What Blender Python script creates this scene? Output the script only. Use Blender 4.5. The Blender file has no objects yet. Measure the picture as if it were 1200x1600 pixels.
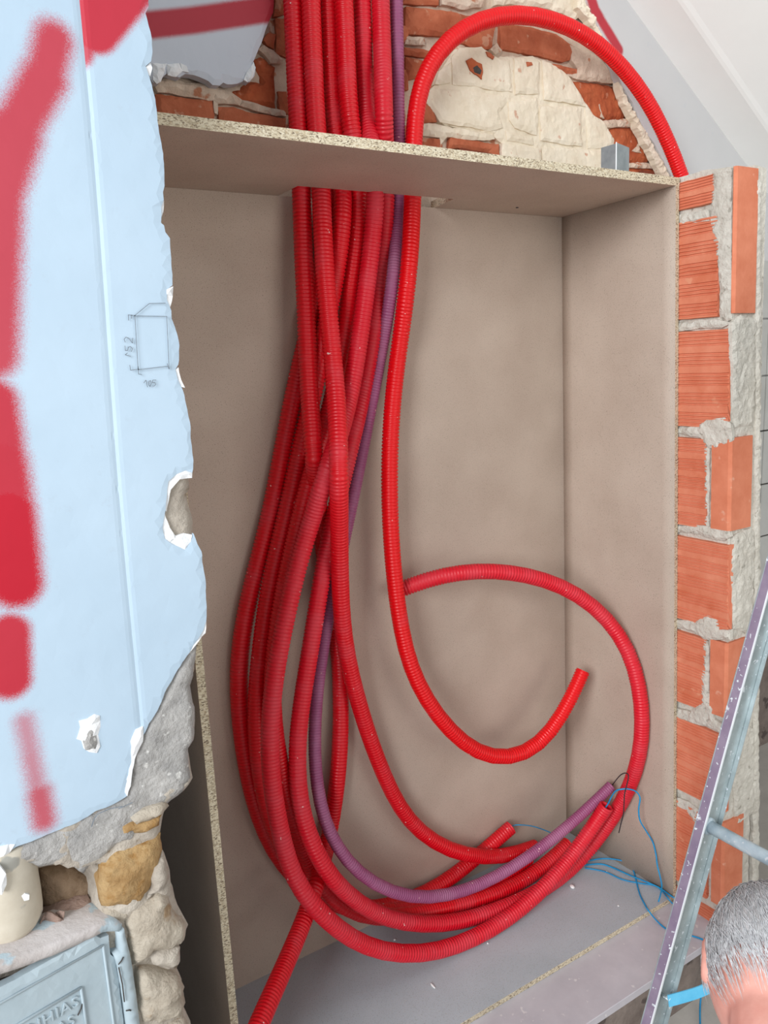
import bpy, bmesh, math, random
import numpy as np
from mathutils import Vector, Matrix, noise
from mathutils.geometry import delaunay_2d_cdt

# ------------------------------------------------------------------ camera, sky, lights, exposure
S = bpy.context.scene
COL = S.collection
H = 1.345                                   # eye height of the camera above the floor (m)
F, CX, CY = 1210.0, 600.0, 800.0            # focal length and centre for a 1200 x 1600 frame
RW = np.array([[0.84789504, -0.13870802, 0.51169726],      # world axes in camera coordinates
               [-0.52812783, -0.13647314, 0.83812653],
               [-0.04642194, -0.98088489, -0.18897046]])
cam_d = bpy.data.cameras.new('camera'); cam = bpy.data.objects.new('camera', cam_d); COL.objects.link(cam)
cam_d.sensor_fit = 'HORIZONTAL'; cam_d.sensor_width = 36.0; cam_d.lens = 36.0 * F / 1200.0
cam_d.clip_start = 0.02
M3 = Matrix(((RW[0, 0], -RW[0, 1], -RW[0, 2]), (RW[1, 0], -RW[1, 1], -RW[1, 2]), (RW[2, 0], -RW[2, 1], -RW[2, 2])))
cam.matrix_world = Matrix.Translation((0, 0, H)) @ M3.to_4x4()
S.camera = cam

world = bpy.data.worlds.new('sky'); S.world = world; world.use_nodes = True
bg = world.node_tree.nodes['Background']
bg.inputs[0].default_value = (0.88, 0.94, 1.0, 1); bg.inputs[1].default_value = 0.47

def area(name, loc, target, size, power, color):
    d = bpy.data.lights.new(name, 'AREA'); d.shape = 'RECTANGLE'; d.size = size[0]; d.size_y = size[1]
    d.energy = power; d.color = color
    o = bpy.data.objects.new(name, d); COL.objects.link(o); o.location = loc
    o.rotation_euler = (Vector(target) - Vector(loc)).to_track_quat('-Z', 'Y').to_euler()
    return o
# daylight from a large opening behind and above the camera, cool and from the left
area('daylight_opening', (-2.5, -1.05, 2.3), (0.9, 1.2, 1.25), (1.8, 1.9), 158, (0.95, 0.975, 1.0))
area('side_fill', (1.8, -2.7, 1.2), (0.9, 1.3, 1.5), (2.2, 2.2), 34, (1.0, 0.95, 0.88))  # added fill with no seen source, stands in for warm interior bounce
S.view_settings.view_transform = 'Standard'; S.view_settings.look = 'None'
S.view_settings.gamma = 1.0; S.view_settings.exposure = 0.08; S.view_settings.use_curve_mapping = False

# ------------------------------------------------------------------ helpers
rnd = random.Random(7)
def at(u, v, Y):
    """point on the vertical plane at depth Y seen at (u, v); returns (x, z)"""
    r = RW @ np.array([u - CX, v - CY, F]); t = Y / r[1]
    return (r[0] * t, r[2] * t + H)
def atz(u, v, Z):
    r = RW @ np.array([u - CX, v - CY, F]); t = Z / r[2]
    return Vector((r[0] * t, r[1] * t, Z + H))
def at3(u, v, Y):
    x, z = at(u, v, Y); return Vector((x, Y, z))

def tag(o, label=None, cat=None, group=None, kind=None):
    if label: o['label'] = label
    if cat: o['category'] = cat
    if group: o['group'] = group
    if kind: o['kind'] = kind
    return o
def empty(name, loc, label=None, cat=None, group=None, kind=None):
    o = bpy.data.objects.new(name, None); COL.objects.link(o); o.location = loc
    o.empty_display_size = 0.05
    return tag(o, label, cat, group, kind)
def mesh_obj(name, verts, faces, mat, parent=None, smooth=False):
    me = bpy.data.meshes.new(name); me.from_pydata([tuple(v) for v in verts], [], faces); me.update()
    if smooth: me.polygons.foreach_set('use_smooth', [True] * len(me.polygons))
    if mat: me.materials.append(mat)
    o = bpy.data.objects.new(name, me); COL.objects.link(o)
    if parent:
        o.parent = parent; o.matrix_parent_inverse = Matrix.Translation(-parent.location)
    return o
def fix_normals(o):
    bm = bmesh.new(); bm.from_mesh(o.data); bmesh.ops.recalc_face_normals(bm, faces=bm.faces); bm.to_mesh(o.data); bm.free()
    return o
def bm_obj(name, bm, mat, parent=None, smooth=False):
    bmesh.ops.recalc_face_normals(bm, faces=bm.faces)
    me = bpy.data.meshes.new(name); bm.to_mesh(me); bm.free()
    if smooth: me.polygons.foreach_set('use_smooth', [True] * len(me.polygons))
    if mat: me.materials.append(mat)
    o = bpy.data.objects.new(name, me); COL.objects.link(o)
    if parent:
        o.parent = parent; o.matrix_parent_inverse = Matrix.Translation(-parent.location)
    return o
def hexa(bm, P, bev=0.0):
    """box from eight corners: P[0:4] bottom loop, P[4:8] top loop"""
    vs = [bm.verts.new(p) for p in P]
    fs = [(3, 2, 1, 0), (4, 5, 6, 7), (0, 1, 5, 4), (1, 2, 6, 5), (2, 3, 7, 6), (3, 0, 4, 7)]
    faces = [bm.faces.new([vs[i] for i in f]) for f in fs]
    if bev > 0:
        es = list({e for f in faces for e in f.edges})
        bmesh.ops.bevel(bm, geom=es, offset=bev, segments=1, affect='EDGES')
def box(bm, x0, x1, y0, y1, z0, z1, bev=0.0):
    hexa(bm, [(x0, y0, z0), (x1, y0, z0), (x1, y1, z0), (x0, y1, z0), (x0, y0, z1), (x1, y0, z1), (x1, y1, z1), (x0, y1, z1)], bev)

def frac(poly, amp, step, seed, closed=True):
    """resample an outline and roughen it"""
    out = []; n = len(poly); s = Vector((seed * 3.7, seed * 1.3, 0))
    for i in range(n if closed else n - 1):
        a = Vector((*poly[i], 0)); b = Vector((*poly[(i + 1) % n], 0)); d = b - a; L = d.length
        k = max(1, int(L / step)); nn = Vector((-d.y, d.x, 0)).normalized() if L > 0 else Vector((0, 0, 0))
        for j in range(k):
            p = a + d * (j / k)
            w = noise.noise(p * (0.35 / step) + s) * 0.8 + noise.noise(p * (0.12 / step) + s * 2) + 0.5 * noise.noise(p * (1.0 / step) + s)
            q = p + nn * (w * amp)
            out.append((q.x, q.y))
    return out
def inside(px, pz, poly):
    c = np.zeros(len(px), bool); n = len(poly); j = n - 1
    for i in range(n):
        xi, zi = poly[i]; xj, zj = poly[j]
        hit = ((zi > pz) != (zj > pz)) & (px < (xj - xi) * (pz - zi) / ((zj - zi) or 1e-12) + xi)
        c ^= hit; j = i
    return c
def dist_poly(P, poly):
    A = np.array(poly); B = np.roll(A, -1, axis=0); D = B - A; L2 = (D ** 2).sum(1) + 1e-15
    best = np.full(len(P), 1e9)
    for i in range(len(A)):
        t = np.clip(((P - A[i]) @ D[i]) / L2[i], 0, 1); q = A[i] + t[:, None] * D[i]
        best = np.minimum(best, ((P - q) ** 2).sum(1))
    return np.sqrt(best)
def plate(name, poly, y0, thick, mat, parent=None, res=0.008, jag=0.0015, bevel=0.003, relief=0.0012, freq=45.0,
          dome=0.0, domew=0.02, seed=1, step=None, pos=None, hfun=None, lines=None, smooth=False, bw=None):
    """slab with a roughened outline and an uneven front: front faces -Y at depth y0 (or through pos(a, b, h))"""
    step = step or res
    ring = frac(poly, jag, step, seed) if jag > 0 else frac(poly, 0, step, seed)
    A = np.array(ring); lo = A.min(0); hi = A.max(0)
    gx = np.arange(lo[0], hi[0], res); gz = np.arange(lo[1], hi[1], res)
    G = np.array([(x + (res / 2 if k % 2 else 0), z) for k, z in enumerate(gz) for x in gx])
    rs = np.random.RandomState(seed); G = G + rs.uniform(-.22, .22, G.shape) * res
    G = G[inside(G[:, 0], G[:, 1], ring)]
    if len(G):
        d = dist_poly(G, ring); keep = d > res * 0.45; G = G[keep]; d = d[keep]
    else: d = np.zeros(0)
    n = len(ring)
    xe = []
    if lines:
        LPs = [np.array(L) for L in lines]
        if len(G):
            for L in LPs: 
                dl = np.min(np.linalg.norm(G[:, None] - L[None], axis=2), axis=1); kp = dl > res * .55; G = G[kp]; d = d[kp]
        for L in LPs:
            L = L[inside(L[:, 0], L[:, 1], ring)]; dd_ = dist_poly(L, ring); k_ = dd_ > res * .3; L = L[k_]; dd_ = dd_[k_]
            b_ = n + len(G); xe += [(b_ + i, b_ + i + 1) for i in range(len(L) - 1) if np.linalg.norm(L[i] - L[i + 1]) < .05]
            G = np.vstack([G, L]); d = np.concatenate([d, dd_])
    pts = [Vector(p) for p in ring] + [Vector(p) for p in G.tolist()]
    vs, es, fs, ov, oe, of = delaunay_2d_cdt(pts, [(i, (i + 1) % n) for i in range(n)] + xe, [], 1, 1e-6)
    fwd = {}
    for i, src in enumerate(ov):
        fwd[i] = min(src) if src else None
    bw = bw or max(bevel * 1.2, 0.002)
    s = Vector((seed * 11.3, seed * 5.1, seed * 2.2))
    if pos is None: pos = lambda a, b, h: (a, y0 - h, b)
    V = []; hs = []
    for i, p in enumerate(vs):
        k = fwd[i]; dd = 0.0 if (k is None or k < n) else d[k - n]
        q = Vector((p.x, p.y, 0)) * freq
        h = relief * (noise.noise(q + s) + 0.6 * noise.noise(q * 2.3 + s) + 0.35 * noise.noise(q * 5.1 + s))
        h -= bevel * max(0.0, 1 - dd / bw) ** 1.5
        if dome: h += dome * (1 - math.exp(-dd / domew))
        if hfun: h += hfun(p.x, p.y)
        V.append(pos(p.x, p.y, h))
    nf = len(V)
    faces = [tuple(f) for f in fs]
    # border
    cnt = {}
    for f in fs:
        for a, b in zip(f, list(f[1:]) + [f[0]]):
            cnt[(a, b)] = 1
    border = [(a, b) for (a, b) in cnt if (b, a) not in cnt]
    back = {}
    for a, b in border:
        for k in (a, b):
            if k not in back:
                back[k] = len(V); p = vs[k]; V.append(pos(p.x, p.y, -thick))
        faces.append((b, a, back[a], back[b]))
    o = mesh_obj(name, V, faces, mat, parent, smooth)
    return fix_normals(o)
def px_poly(L, Y): return [at(u, v, Y) for u, v in L]

def frames(P):
    P = [Vector(p) for p in P]; n = len(P); T = []
    for i in range(n):
        t = P[min(i + 1, n - 1)] - P[max(i - 1, 0)]; T.append(t.normalized())
    up = Vector((0, 1, 0.1)); u = (up - T[0] * up.dot(T[0])).normalized(); U = []
    for i in range(n):
        u = (u - T[i] * u.dot(T[i])).normalized(); U.append(u)
    return P, T, U
def resample(P, ds):
    P = np.array(P, float); L = np.concatenate([[0], np.cumsum(np.linalg.norm(np.diff(P, axis=0), axis=1))])
    n = max(2, int(L[-1] / ds) + 1); t = np.linspace(0, L[-1], n)
    return np.stack([np.interp(t, L, P[:, k]) for k in range(3)], 1), L[-1]
def smooth_path(P, it=3):
    P = np.array(P, float)
    for _ in range(it): P[1:-1] = .5 * P[1:-1] + .25 * (P[:-2] + P[2:])
    return P
def catmull(P, k=6):
    P = np.array(P, float); Q = np.vstack([2 * P[0] - P[1], P, 2 * P[-1] - P[-2]]); out = []
    for i in range(1, len(Q) - 2):
        a, b, c, d = Q[i - 1:i + 3]
        for j in range(k):
            t = j / k
            out.append(.5 * (2 * b + (c - a) * t + (2 * a - 5 * b + 4 * c - d) * t * t + (3 * b - a - 3 * c + d) * t ** 3))
    out.append(P[-1]); return np.array(out)
def tube(name, P, r, mat, parent=None, seg=8, taper=None):
    P, T, U = frames(P); V = []; Fc = []; n = len(P)
    for i in range(n):
        w = T[i].cross(U[i]); rr = r * (taper(i / (n - 1)) if taper else 1)
        for k in range(seg):
            a = 2 * math.pi * k / seg; V.append(P[i] + (U[i] * math.cos(a) + w * math.sin(a)) * rr)
    for i in range(n - 1):
        for k in range(seg):
            k2 = (k + 1) % seg; Fc.append((i * seg + k, i * seg + k2, (i + 1) * seg + k2, (i + 1) * seg + k))
    Fc.append(tuple(range(seg - 1, -1, -1))); Fc.append(tuple((n - 1) * seg + k for k in range(seg)))
    return fix_normals(mesh_obj(name, V, Fc, mat, parent, True))

# ------------------------------------------------------------------ materials
class NT:
    def __init__(s, mat):
        mat.use_nodes = True; s.t = mat.node_tree; s.n = s.t.nodes; s.l = s.t.links
        s.b = s.n['Principled BSDF']; s._c = None
    def link(s, a, b): s.l.new(a, b)
    def coord(s):
        if s._c is None:
            s._c = s.n.new('ShaderNodeNewGeometry').outputs['Position']
        return s._c
    def noise(s, scale, detail=4, rough=.6, vec=None):
        n = s.n.new('ShaderNodeTexNoise'); n.inputs['Scale'].default_value = scale; n.inputs['Detail'].default_value = detail
        n.inputs['Roughness'].default_value = rough; s.link(vec or s.coord(), n.inputs['Vector']); return n.outputs['Fac']
    def voronoi(s, scale, vec=None, feature='F1', out='Color'):
        n = s.n.new('ShaderNodeTexVoronoi'); n.feature = feature; n.inputs['Scale'].default_value = scale
        s.link(vec or s.coord(), n.inputs['Vector']); return n.outputs[out]
    def ramp(s, fac, stops):
        n = s.n.new('ShaderNodeValToRGB'); e = n.color_ramp.elements
        while len(e) < len(stops): e.new(.5)
        for q, (p, c) in zip(e, stops):
            q.position = p; q.color = (*c, 1) if len(c) == 3 else c
        s.link(fac, n.inputs['Fac']); return n.outputs['Color']
    def mix(s, fac, a, b, mode='MIX'):
        n = s.n.new('ShaderNodeMix'); n.data_type = 'RGBA'; n.blend_type = mode
        for sock, v in ((n.inputs[0], fac), (n.inputs[6], a), (n.inputs[7], b)):
            if isinstance(v, (int, float)): sock.default_value = v
            elif isinstance(v, tuple): sock.default_value = (*v, 1)
            else: s.link(v, sock)
        return n.outputs[2]
    def math(s, op, a, b=None, c=None, clamp=False):
        n = s.n.new('ShaderNodeMath'); n.operation = op; n.use_clamp = clamp
        for i, v in enumerate((a, b, c)):
            if v is None: continue
            if isinstance(v, (int, float)): n.inputs[i].default_value = v
            else: s.link(v, n.inputs[i])
        return n.outputs[0]
    def vmath(s, op, a, b=None):
        n = s.n.new('ShaderNodeVectorMath'); n.operation = op
        for i, v in enumerate((a, b)):
            if v is None: continue
            if isinstance(v, (tuple, Vector)): n.inputs[i].default_value = v
            else: s.link(v, n.inputs[i])
        return n
    def smooth(s, x, lo, hi):
        n = s.n.new('ShaderNodeMapRange'); n.interpolation_type = 'SMOOTHSTEP'
        s.link(x, n.inputs[0]); n.inputs[1].default_value = lo; n.inputs[2].default_value = hi; return n.outputs[0]
    def scaled(s, v):
        return s.vmath('MULTIPLY', s.coord(), v).outputs[0]
    def bump(s, h, strength, dist):
        n = s.n.new('ShaderNodeBump'); n.inputs['Strength'].default_value = strength; n.inputs['Distance'].default_value = dist
        s.link(h, n.inputs['Height']); s.link(n.outputs[0], s.b.inputs['Normal'])
    def color(s, c):
        if isinstance(c, tuple): s.b.inputs['Base Color'].default_value = (*c, 1)
        else: s.link(c, s.b.inputs['Base Color'])
    def rough(s, r):
        if isinstance(r, (int, float)): s.b.inputs['Roughness'].default_value = r
        else: s.link(r, s.b.inputs['Roughness'])
def srgb(r, g, b):
    f = lambda c: (c / 255 / 12.92) if c / 255 <= .04045 else ((c / 255 + .055) / 1.055) ** 2.4
    return (f(r), f(g), f(b))
def newmat(name):
    m = bpy.data.materials.new(name); return m, NT(m)
def mottled(name, c1, c2, scale=20, rough=.85, bump=.3, bscale=120, bdist=.002, spots=None, detail=6, spec=.3, sw=.06):
    m, t = newmat(name)
    c = t.ramp(t.noise(scale, detail, .65), [(.32, c1), (.68, c2)])
    if spots:                                  # (colour, scale, threshold)
        c = t.mix(t.smooth(t.noise(spots[1], 3, .5), spots[2], spots[2] + sw), c, spots[0])
    t.color(c); t.rough(rough); t.b.inputs['Specular IOR Level'].default_value = spec
    if bump: t.bump(t.noise(bscale, 6, .6), bump, bdist)
    return m

M = {}
# chipboard face: fine grey beige grain
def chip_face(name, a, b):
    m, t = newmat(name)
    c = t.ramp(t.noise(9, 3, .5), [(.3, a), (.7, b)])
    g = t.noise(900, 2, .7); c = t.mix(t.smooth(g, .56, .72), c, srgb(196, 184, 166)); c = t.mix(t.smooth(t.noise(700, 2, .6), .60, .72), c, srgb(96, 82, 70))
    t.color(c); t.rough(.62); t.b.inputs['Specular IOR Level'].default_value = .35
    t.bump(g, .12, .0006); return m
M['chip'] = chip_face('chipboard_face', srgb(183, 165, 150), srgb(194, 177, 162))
M['chip_skylit'] = chip_face('skylit_chipboard_face', srgb(172, 182, 188), srgb(184, 193, 199))  # cool sky light on the bottom panel put into the chipboard colour
m, t = newmat('chipboard_edge'); M['chip_edge'] = m
v = t.n.new('ShaderNodeTexVoronoi'); v.inputs['Scale'].default_value = 620; t.link(t.scaled((.6, 1, 1.2)), v.inputs['Vector'])
sep = t.n.new('ShaderNodeSeparateColor'); t.link(v.outputs['Color'], sep.inputs[0])
t.color(t.ramp(sep.outputs[0], [(.0, srgb(112, 96, 78)), (.14, srgb(166, 150, 126)), (.4, srgb(206, 192, 164)), (.75, srgb(226, 216, 192)), (1, srgb(188, 168, 136))]))
t.rough(.8); t.bump(sep.outputs[1], .6, .0012)

def plastic(name, base, dust, amount, rough=.36):
    m, t = newmat(name)
    n1 = t.noise(16, 5, .6); n2 = t.noise(240, 3, .6)
    f = t.math('MULTIPLY', t.smooth(n1, .62 - amount * .5, .80 - amount * .2), t.math('MULTIPLY_ADD', n2, .7, .35), clamp=True)
    f = t.math('MULTIPLY', f, min(1, .35 + amount * .5))
    c = t.mix(f, base, dust)
    c = t.mix(t.smooth(t.noise(130, 1, .4), .775, .80), c, srgb(238, 190, 186))
    t.color(c); t.rough(t.math('MULTIPLY_ADD', f, .35, rough, clamp=True)); t.b.inputs['Specular IOR Level'].default_value = .45
    return m
DUST = srgb(214, 78, 92)
M['red_fresh'] = plastic('red_plastic_clean', srgb(232, 4, 16), DUST, .05)
M['red'] = plastic('red_plastic', srgb(224, 8, 28), DUST, .28)
M['red_dusty'] = plastic('red_plastic_dusty', srgb(220, 20, 42), DUST, .46, .40)
M['purple'] = plastic('purple_plastic', srgb(154, 80, 120), srgb(180, 122, 152), .5, .42)
M['clay_shadow'] = mottled('shaded_clay', srgb(104, 50, 34), srgb(130, 66, 44), 40, .9, .4, 140, .002)  # shade inside the hollow cells put into a darker clay colour
M['hollow'] = mottled('dark_bore', srgb(70, 8, 12), srgb(50, 6, 9), 20, .8, 0)

M['terracotta'] = mottled('old_terracotta', srgb(168, 88, 58), srgb(192, 112, 80), 26, .85, .5, 160, .0025, (srgb(196, 142, 114), 40, .64))
M['terracotta_deep'] = mottled('broken_terracotta', srgb(158, 72, 42), srgb(190, 104, 66), 22, .85, .6, 120, .003, (srgb(190, 124, 96), 40, .66))
M['mortar_pink'] = mottled('pinkish_old_mortar', srgb(196, 172, 152), srgb(222, 204, 184), 24, .95, .8, 130, .004, (srgb(188, 128, 98), 30, .62))
M['cream'] = mottled('cream_limewash', srgb(220, 206, 182), srgb(236, 226, 206), 14, .95, .5, 130, .002, (srgb(206, 166, 142), 42, .655))
M['brick_new'] = mottled('ribbed_red_clay', srgb(208, 116, 84), srgb(224, 142, 112), 18, .8, .35, 200, .0012, (srgb(222, 148, 116), 30, .66))
M['brick_smooth'] = mottled('smooth_red_clay', srgb(206, 118, 86), srgb(222, 138, 106), 22, .8, .3, 160, .0012, (srgb(224, 162, 136), 34, .66))
M['mortar'] = mottled('grey_mortar', srgb(196, 190, 178), srgb(220, 215, 204), 30, .95, .9, 150, .004, (srgb(172, 166, 154), 70, .64))
M['grey_core'] = mottled('broken_cement', srgb(150, 148, 146), srgb(184, 181, 177), 26, .95, .9, 140, .005, (srgb(206, 204, 200), 90, .64))
M['ochre'] = mottled('ochre_limestone', srgb(148, 114, 72), srgb(184, 154, 110), 34, .95, .9, 120, .005, (srgb(150, 112, 64), 70, .52), sw=.2)
M['brown_stone'] = mottled('brown_limestone', srgb(120, 98, 74), srgb(160, 138, 116), 26, .95, .8, 110, .005, (srgb(126, 96, 52), 24, .58))
M['beige_stone'] = mottled('beige_rubble', srgb(166, 154, 138), srgb(196, 186, 170), 24, .95, .9, 120, .005, (srgb(158, 134, 106), 30, .63), sw=.15)
M['rubble'] = mottled('sandy_rubble', srgb(164, 154, 142), srgb(196, 187, 174), 20, .95, .9, 110, .005, (srgb(146, 128, 106), 26, .62))
M['pink_rubble'] = mottled('pink_dusty_rubble', srgb(150, 124, 112), srgb(178, 154, 142), 40, .95, .9, 180, .004)
M['gypsum'] = mottled('white_plaster_edge', srgb(232, 234, 236), srgb(245, 246, 247), 30, .9, .6, 160, .002)
M['grey_wall'] = mottled('grey_white_plaster', srgb(196, 196, 198), srgb(202, 202, 203), 6, .8, .12, 90, .001)
M['soffit'] = mottled('white_soffit', srgb(244, 244, 241), srgb(248, 248, 245), 5, .8, .12, 60, .001)
M['ledge'] = mottled('dusty_plasterboard', srgb(186, 182, 188), srgb(202, 198, 203), 9, .85, .15, 200, .001, (srgb(218, 214, 214), 60, .66))
M['concrete'] = mottled('dirty_concrete', srgb(112, 100, 94), srgb(146, 134, 126), 14, .95, .7, 90, .004, (srgb(92, 82, 78), 22, .60))
M['floor'] = mottled('dusty_floor', srgb(178, 173, 166), srgb(196, 191, 184), 8, .9, .4, 80, .002)
M['tile'] = mottled('grey_wall_tile', srgb(180, 180, 176), srgb(196, 196, 192), 6, .5, .05, 60, .001)
M['galv'] = mottled('galvanised_steel', srgb(140, 150, 154), srgb(164, 172, 176), 40, .5, .05, 200, .0005, spec=.5); M['galv'].node_tree.nodes['Principled BSDF'].inputs['Metallic'].default_value = .45
M['cord'] = mottled('blue_cord_plastic', srgb(20, 132, 190), srgb(36, 160, 214), 60, .45, 0)
M['wire'] = mottled('dark_wire', srgb(46, 44, 48), srgb(66, 62, 66), 60, .5, 0)
M['strap'] = mottled('sky_blue_strap', srgb(96, 196, 240), srgb(120, 212, 250), 30, .6, .15, 600, .0006)
M['pipe'] = mottled('beige_fibre_cement', srgb(192, 182, 164), srgb(210, 202, 186), 18, .85, .2, 160, .001, (srgb(160, 158, 150), 30, .60))
M['boxpaint'] = mottled('blue_grey_painted_iron', srgb(168, 184, 192), srgb(180, 195, 202), 12, .5, .12, 60, .001)
M['boxrim'] = mottled('dusty_iron_rim', srgb(186, 178, 174), srgb(204, 198, 196), 22, .8, .5, 120, .003, (srgb(178, 194, 202), 30, .58))
M['shadow_gap'] = mottled('recess_shade', srgb(62, 58, 56), srgb(84, 78, 74), 40, .9, .5, 200, .002)  # near-black colour stands for shade in gaps, the hole and cracks
M['skin'] = mottled('sunburnt_skin', srgb(226, 156, 140), srgb(238, 176, 160), 24, .55, .2, 220, .0008)
M['hair'] = mottled('grey_hair', srgb(190, 190, 192), srgb(240, 240, 240), 140, .5, 0)
M['hair_base'] = mottled('grey_hair_roots', srgb(176, 174, 174), srgb(214, 210, 208), 90, .7, .5, 300, .002)
M['shirt'] = mottled('dark_work_shirt', srgb(58, 56, 62), srgb(74, 72, 78), 30, .9, .3, 300, .001)
M['trousers'] = mottled('grey_work_trousers', srgb(82, 84, 92), srgb(100, 102, 108), 30, .9, .3, 300, .001)
M['eye'] = mottled('eye_white', srgb(235, 232, 228), srgb(240, 238, 236), 30, .3, 0)
M['pencil'] = mottled('pencil_line', srgb(104, 114, 124), srgb(132, 140, 148), 300, .8, 0)
M['chipping'] = mottled('white_plaster_crumb', srgb(232, 232, 230), srgb(244, 244, 242), 60, .9, .4, 300, .001)
# aluminium with paint spatter
def spattered(name, a, b, met, rough):
    m, t = newmat(name)
    c = t.ramp(t.noise(26, 4, .6), [(.35, a), (.65, b)])
    f = t.smooth(t.noise(150, 2, .5), .66, .69); f2 = t.smooth(t.noise(38, 3, .6), .66, .70)
    f = t.math('MAXIMUM', f, f2)
    t.color(t.mix(f, c, srgb(226, 232, 236))); t.b.inputs['Metallic'].default_value = met
    t.rough(t.math('MULTIPLY_ADD', f, .4, rough, clamp=True)); return m
M['alu'] = spattered('spattered_aluminium', srgb(160, 172, 174), srgb(186, 198, 200), .4, .38)
M['alu_mauve'] = spattered('mauve_tinted_aluminium', srgb(140, 124, 148), srgb(160, 146, 166), .2, .45)
M['alu_bright'] = mottled('bright_aluminium_edge', srgb(228, 234, 238), srgb(240, 244, 246), 30, .3, 0)
M['alu_rung'] = spattered('painted_rung_aluminium', srgb(170, 192, 204), srgb(216, 230, 236), .1, .4)

# white wall with sprayed strokes: strokes are capsules in the wall's own x-z plane
def sprayed(name, base1, base2, strokes, red=srgb(180, 8, 38), clipx=None):
    m, t = newmat(name)
    pos = t.vmath('MULTIPLY', t.coord(), (1, 0, 1)).outputs[0]
    c = t.ramp(t.noise(5, 4, .5), [(.3, base1), (.7, base2)])
    c = t.mix(t.math('MULTIPLY', t.smooth(t.noise(36, 5, .7), .60, .72), .25), c, srgb(168, 182, 196))
    speck = t.math('MULTIPLY_ADD', t.noise(900, 2, .7), .020, -.010)
    cov = None
    for (pa, pb, r, soft, op) in strokes:
        A = Vector((pa[0], 0, pa[1])); B = Vector((pb[0], 0, pb[1])); BA = B - A
        pav = t.vmath('SUBTRACT', pos, A).outputs[0]
        h = t.math('MULTIPLY', t.vmath('DOT_PRODUCT', pav, BA).outputs['Value'], 1 / BA.length_squared, clamp=True)
        sc = t.n.new('ShaderNodeVectorMath'); sc.operation = 'SCALE'; sc.inputs[0].default_value = BA; t.link(h, sc.inputs['Scale'])
        d = t.vmath('LENGTH', t.vmath('SUBTRACT', pav, sc.outputs[0]).outputs[0]).outputs['Value']
        d = t.math('ADD', d, t.math('MULTIPLY', speck, soft / .010))
        k = t.n.new('ShaderNodeMapRange'); k.interpolation_type = 'SMOOTHSTEP'; t.link(d, k.inputs[0])
        k.inputs[1].default_value = r + soft; k.inputs[2].default_value = max(0.0, r - soft); k.inputs[3].default_value = 0; k.inputs[4].default_value = op
        cov = k.outputs[0] if cov is None else t.math('MAXIMUM', cov, k.outputs[0])
    if cov is not None:
        c = t.mix(cov, c, red)
    t.color(c); t.rough(.55); t.b.inputs['Specular IOR Level'].default_value = .4
    t.bump(t.noise(60, 5, .6), .12, .0012); return m

# ------------------------------------------------------------------ the setting
YW, YF, YB = 0.885, 1.0, 1.3173            # wall face, cabinet front, cabinet back (inside)
ZS, ZB = H + 0.2973, H - 1.2095            # underside of the top panel, top of the bottom panel
YK = 1.357                                 # face of the old bricks
def jx(z):                                 # the right jamb leans a little
    return 1.2885 + (1.336 - 1.2885) * (0.2973 - (z - H)) / 1.507

bm = bmesh.new(); box(bm, -1.6, 3.4, -2.2, 2.0, -0.1, 0.0)
floor = tag(bm_obj('floor', bm, M['floor']), 'dusty grey floor', None, None, 'structure')

# ---- back wall: rough masonry core, bricks, limewashed bricks, plaster
wall_back = empty('wall_back', (1.0, YK + 0.2, 0), 'old brick wall behind the cabinet with broken plaster', None, None, 'structure')
bm = bmesh.new(); box(bm, -1.6, 3.4, 1.43, 1.60, 0, 3.2)
bm_obj('masonry_core', bm, M['concrete'], wall_back)
plate('mortar_bed', [(0.2, H - .02), (1.85, H - .02), (1.85, H + .95), (0.2, H + .95)], YK + .012, .075, M['mortar_pink'], wall_back, res=.011, jag=0,
      bevel=0, relief=.0045, freq=38, seed=3, smooth=True)

def brick(L, mat, d=0.0, seed=1, th=.03, jag=.0022, relief=.0016, dome=0, name='brick', bevel=.004, res=.008, freq=42):
    return plate(name, px_poly(L, YK), YK - d, th, mat, wall_back, res=res, jag=jag, bevel=bevel, relief=relief, dome=dome, seed=seed, freq=freq)
T1, T2, CR = M['terracotta'], M['terracotta_deep'], M['cream']
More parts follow.
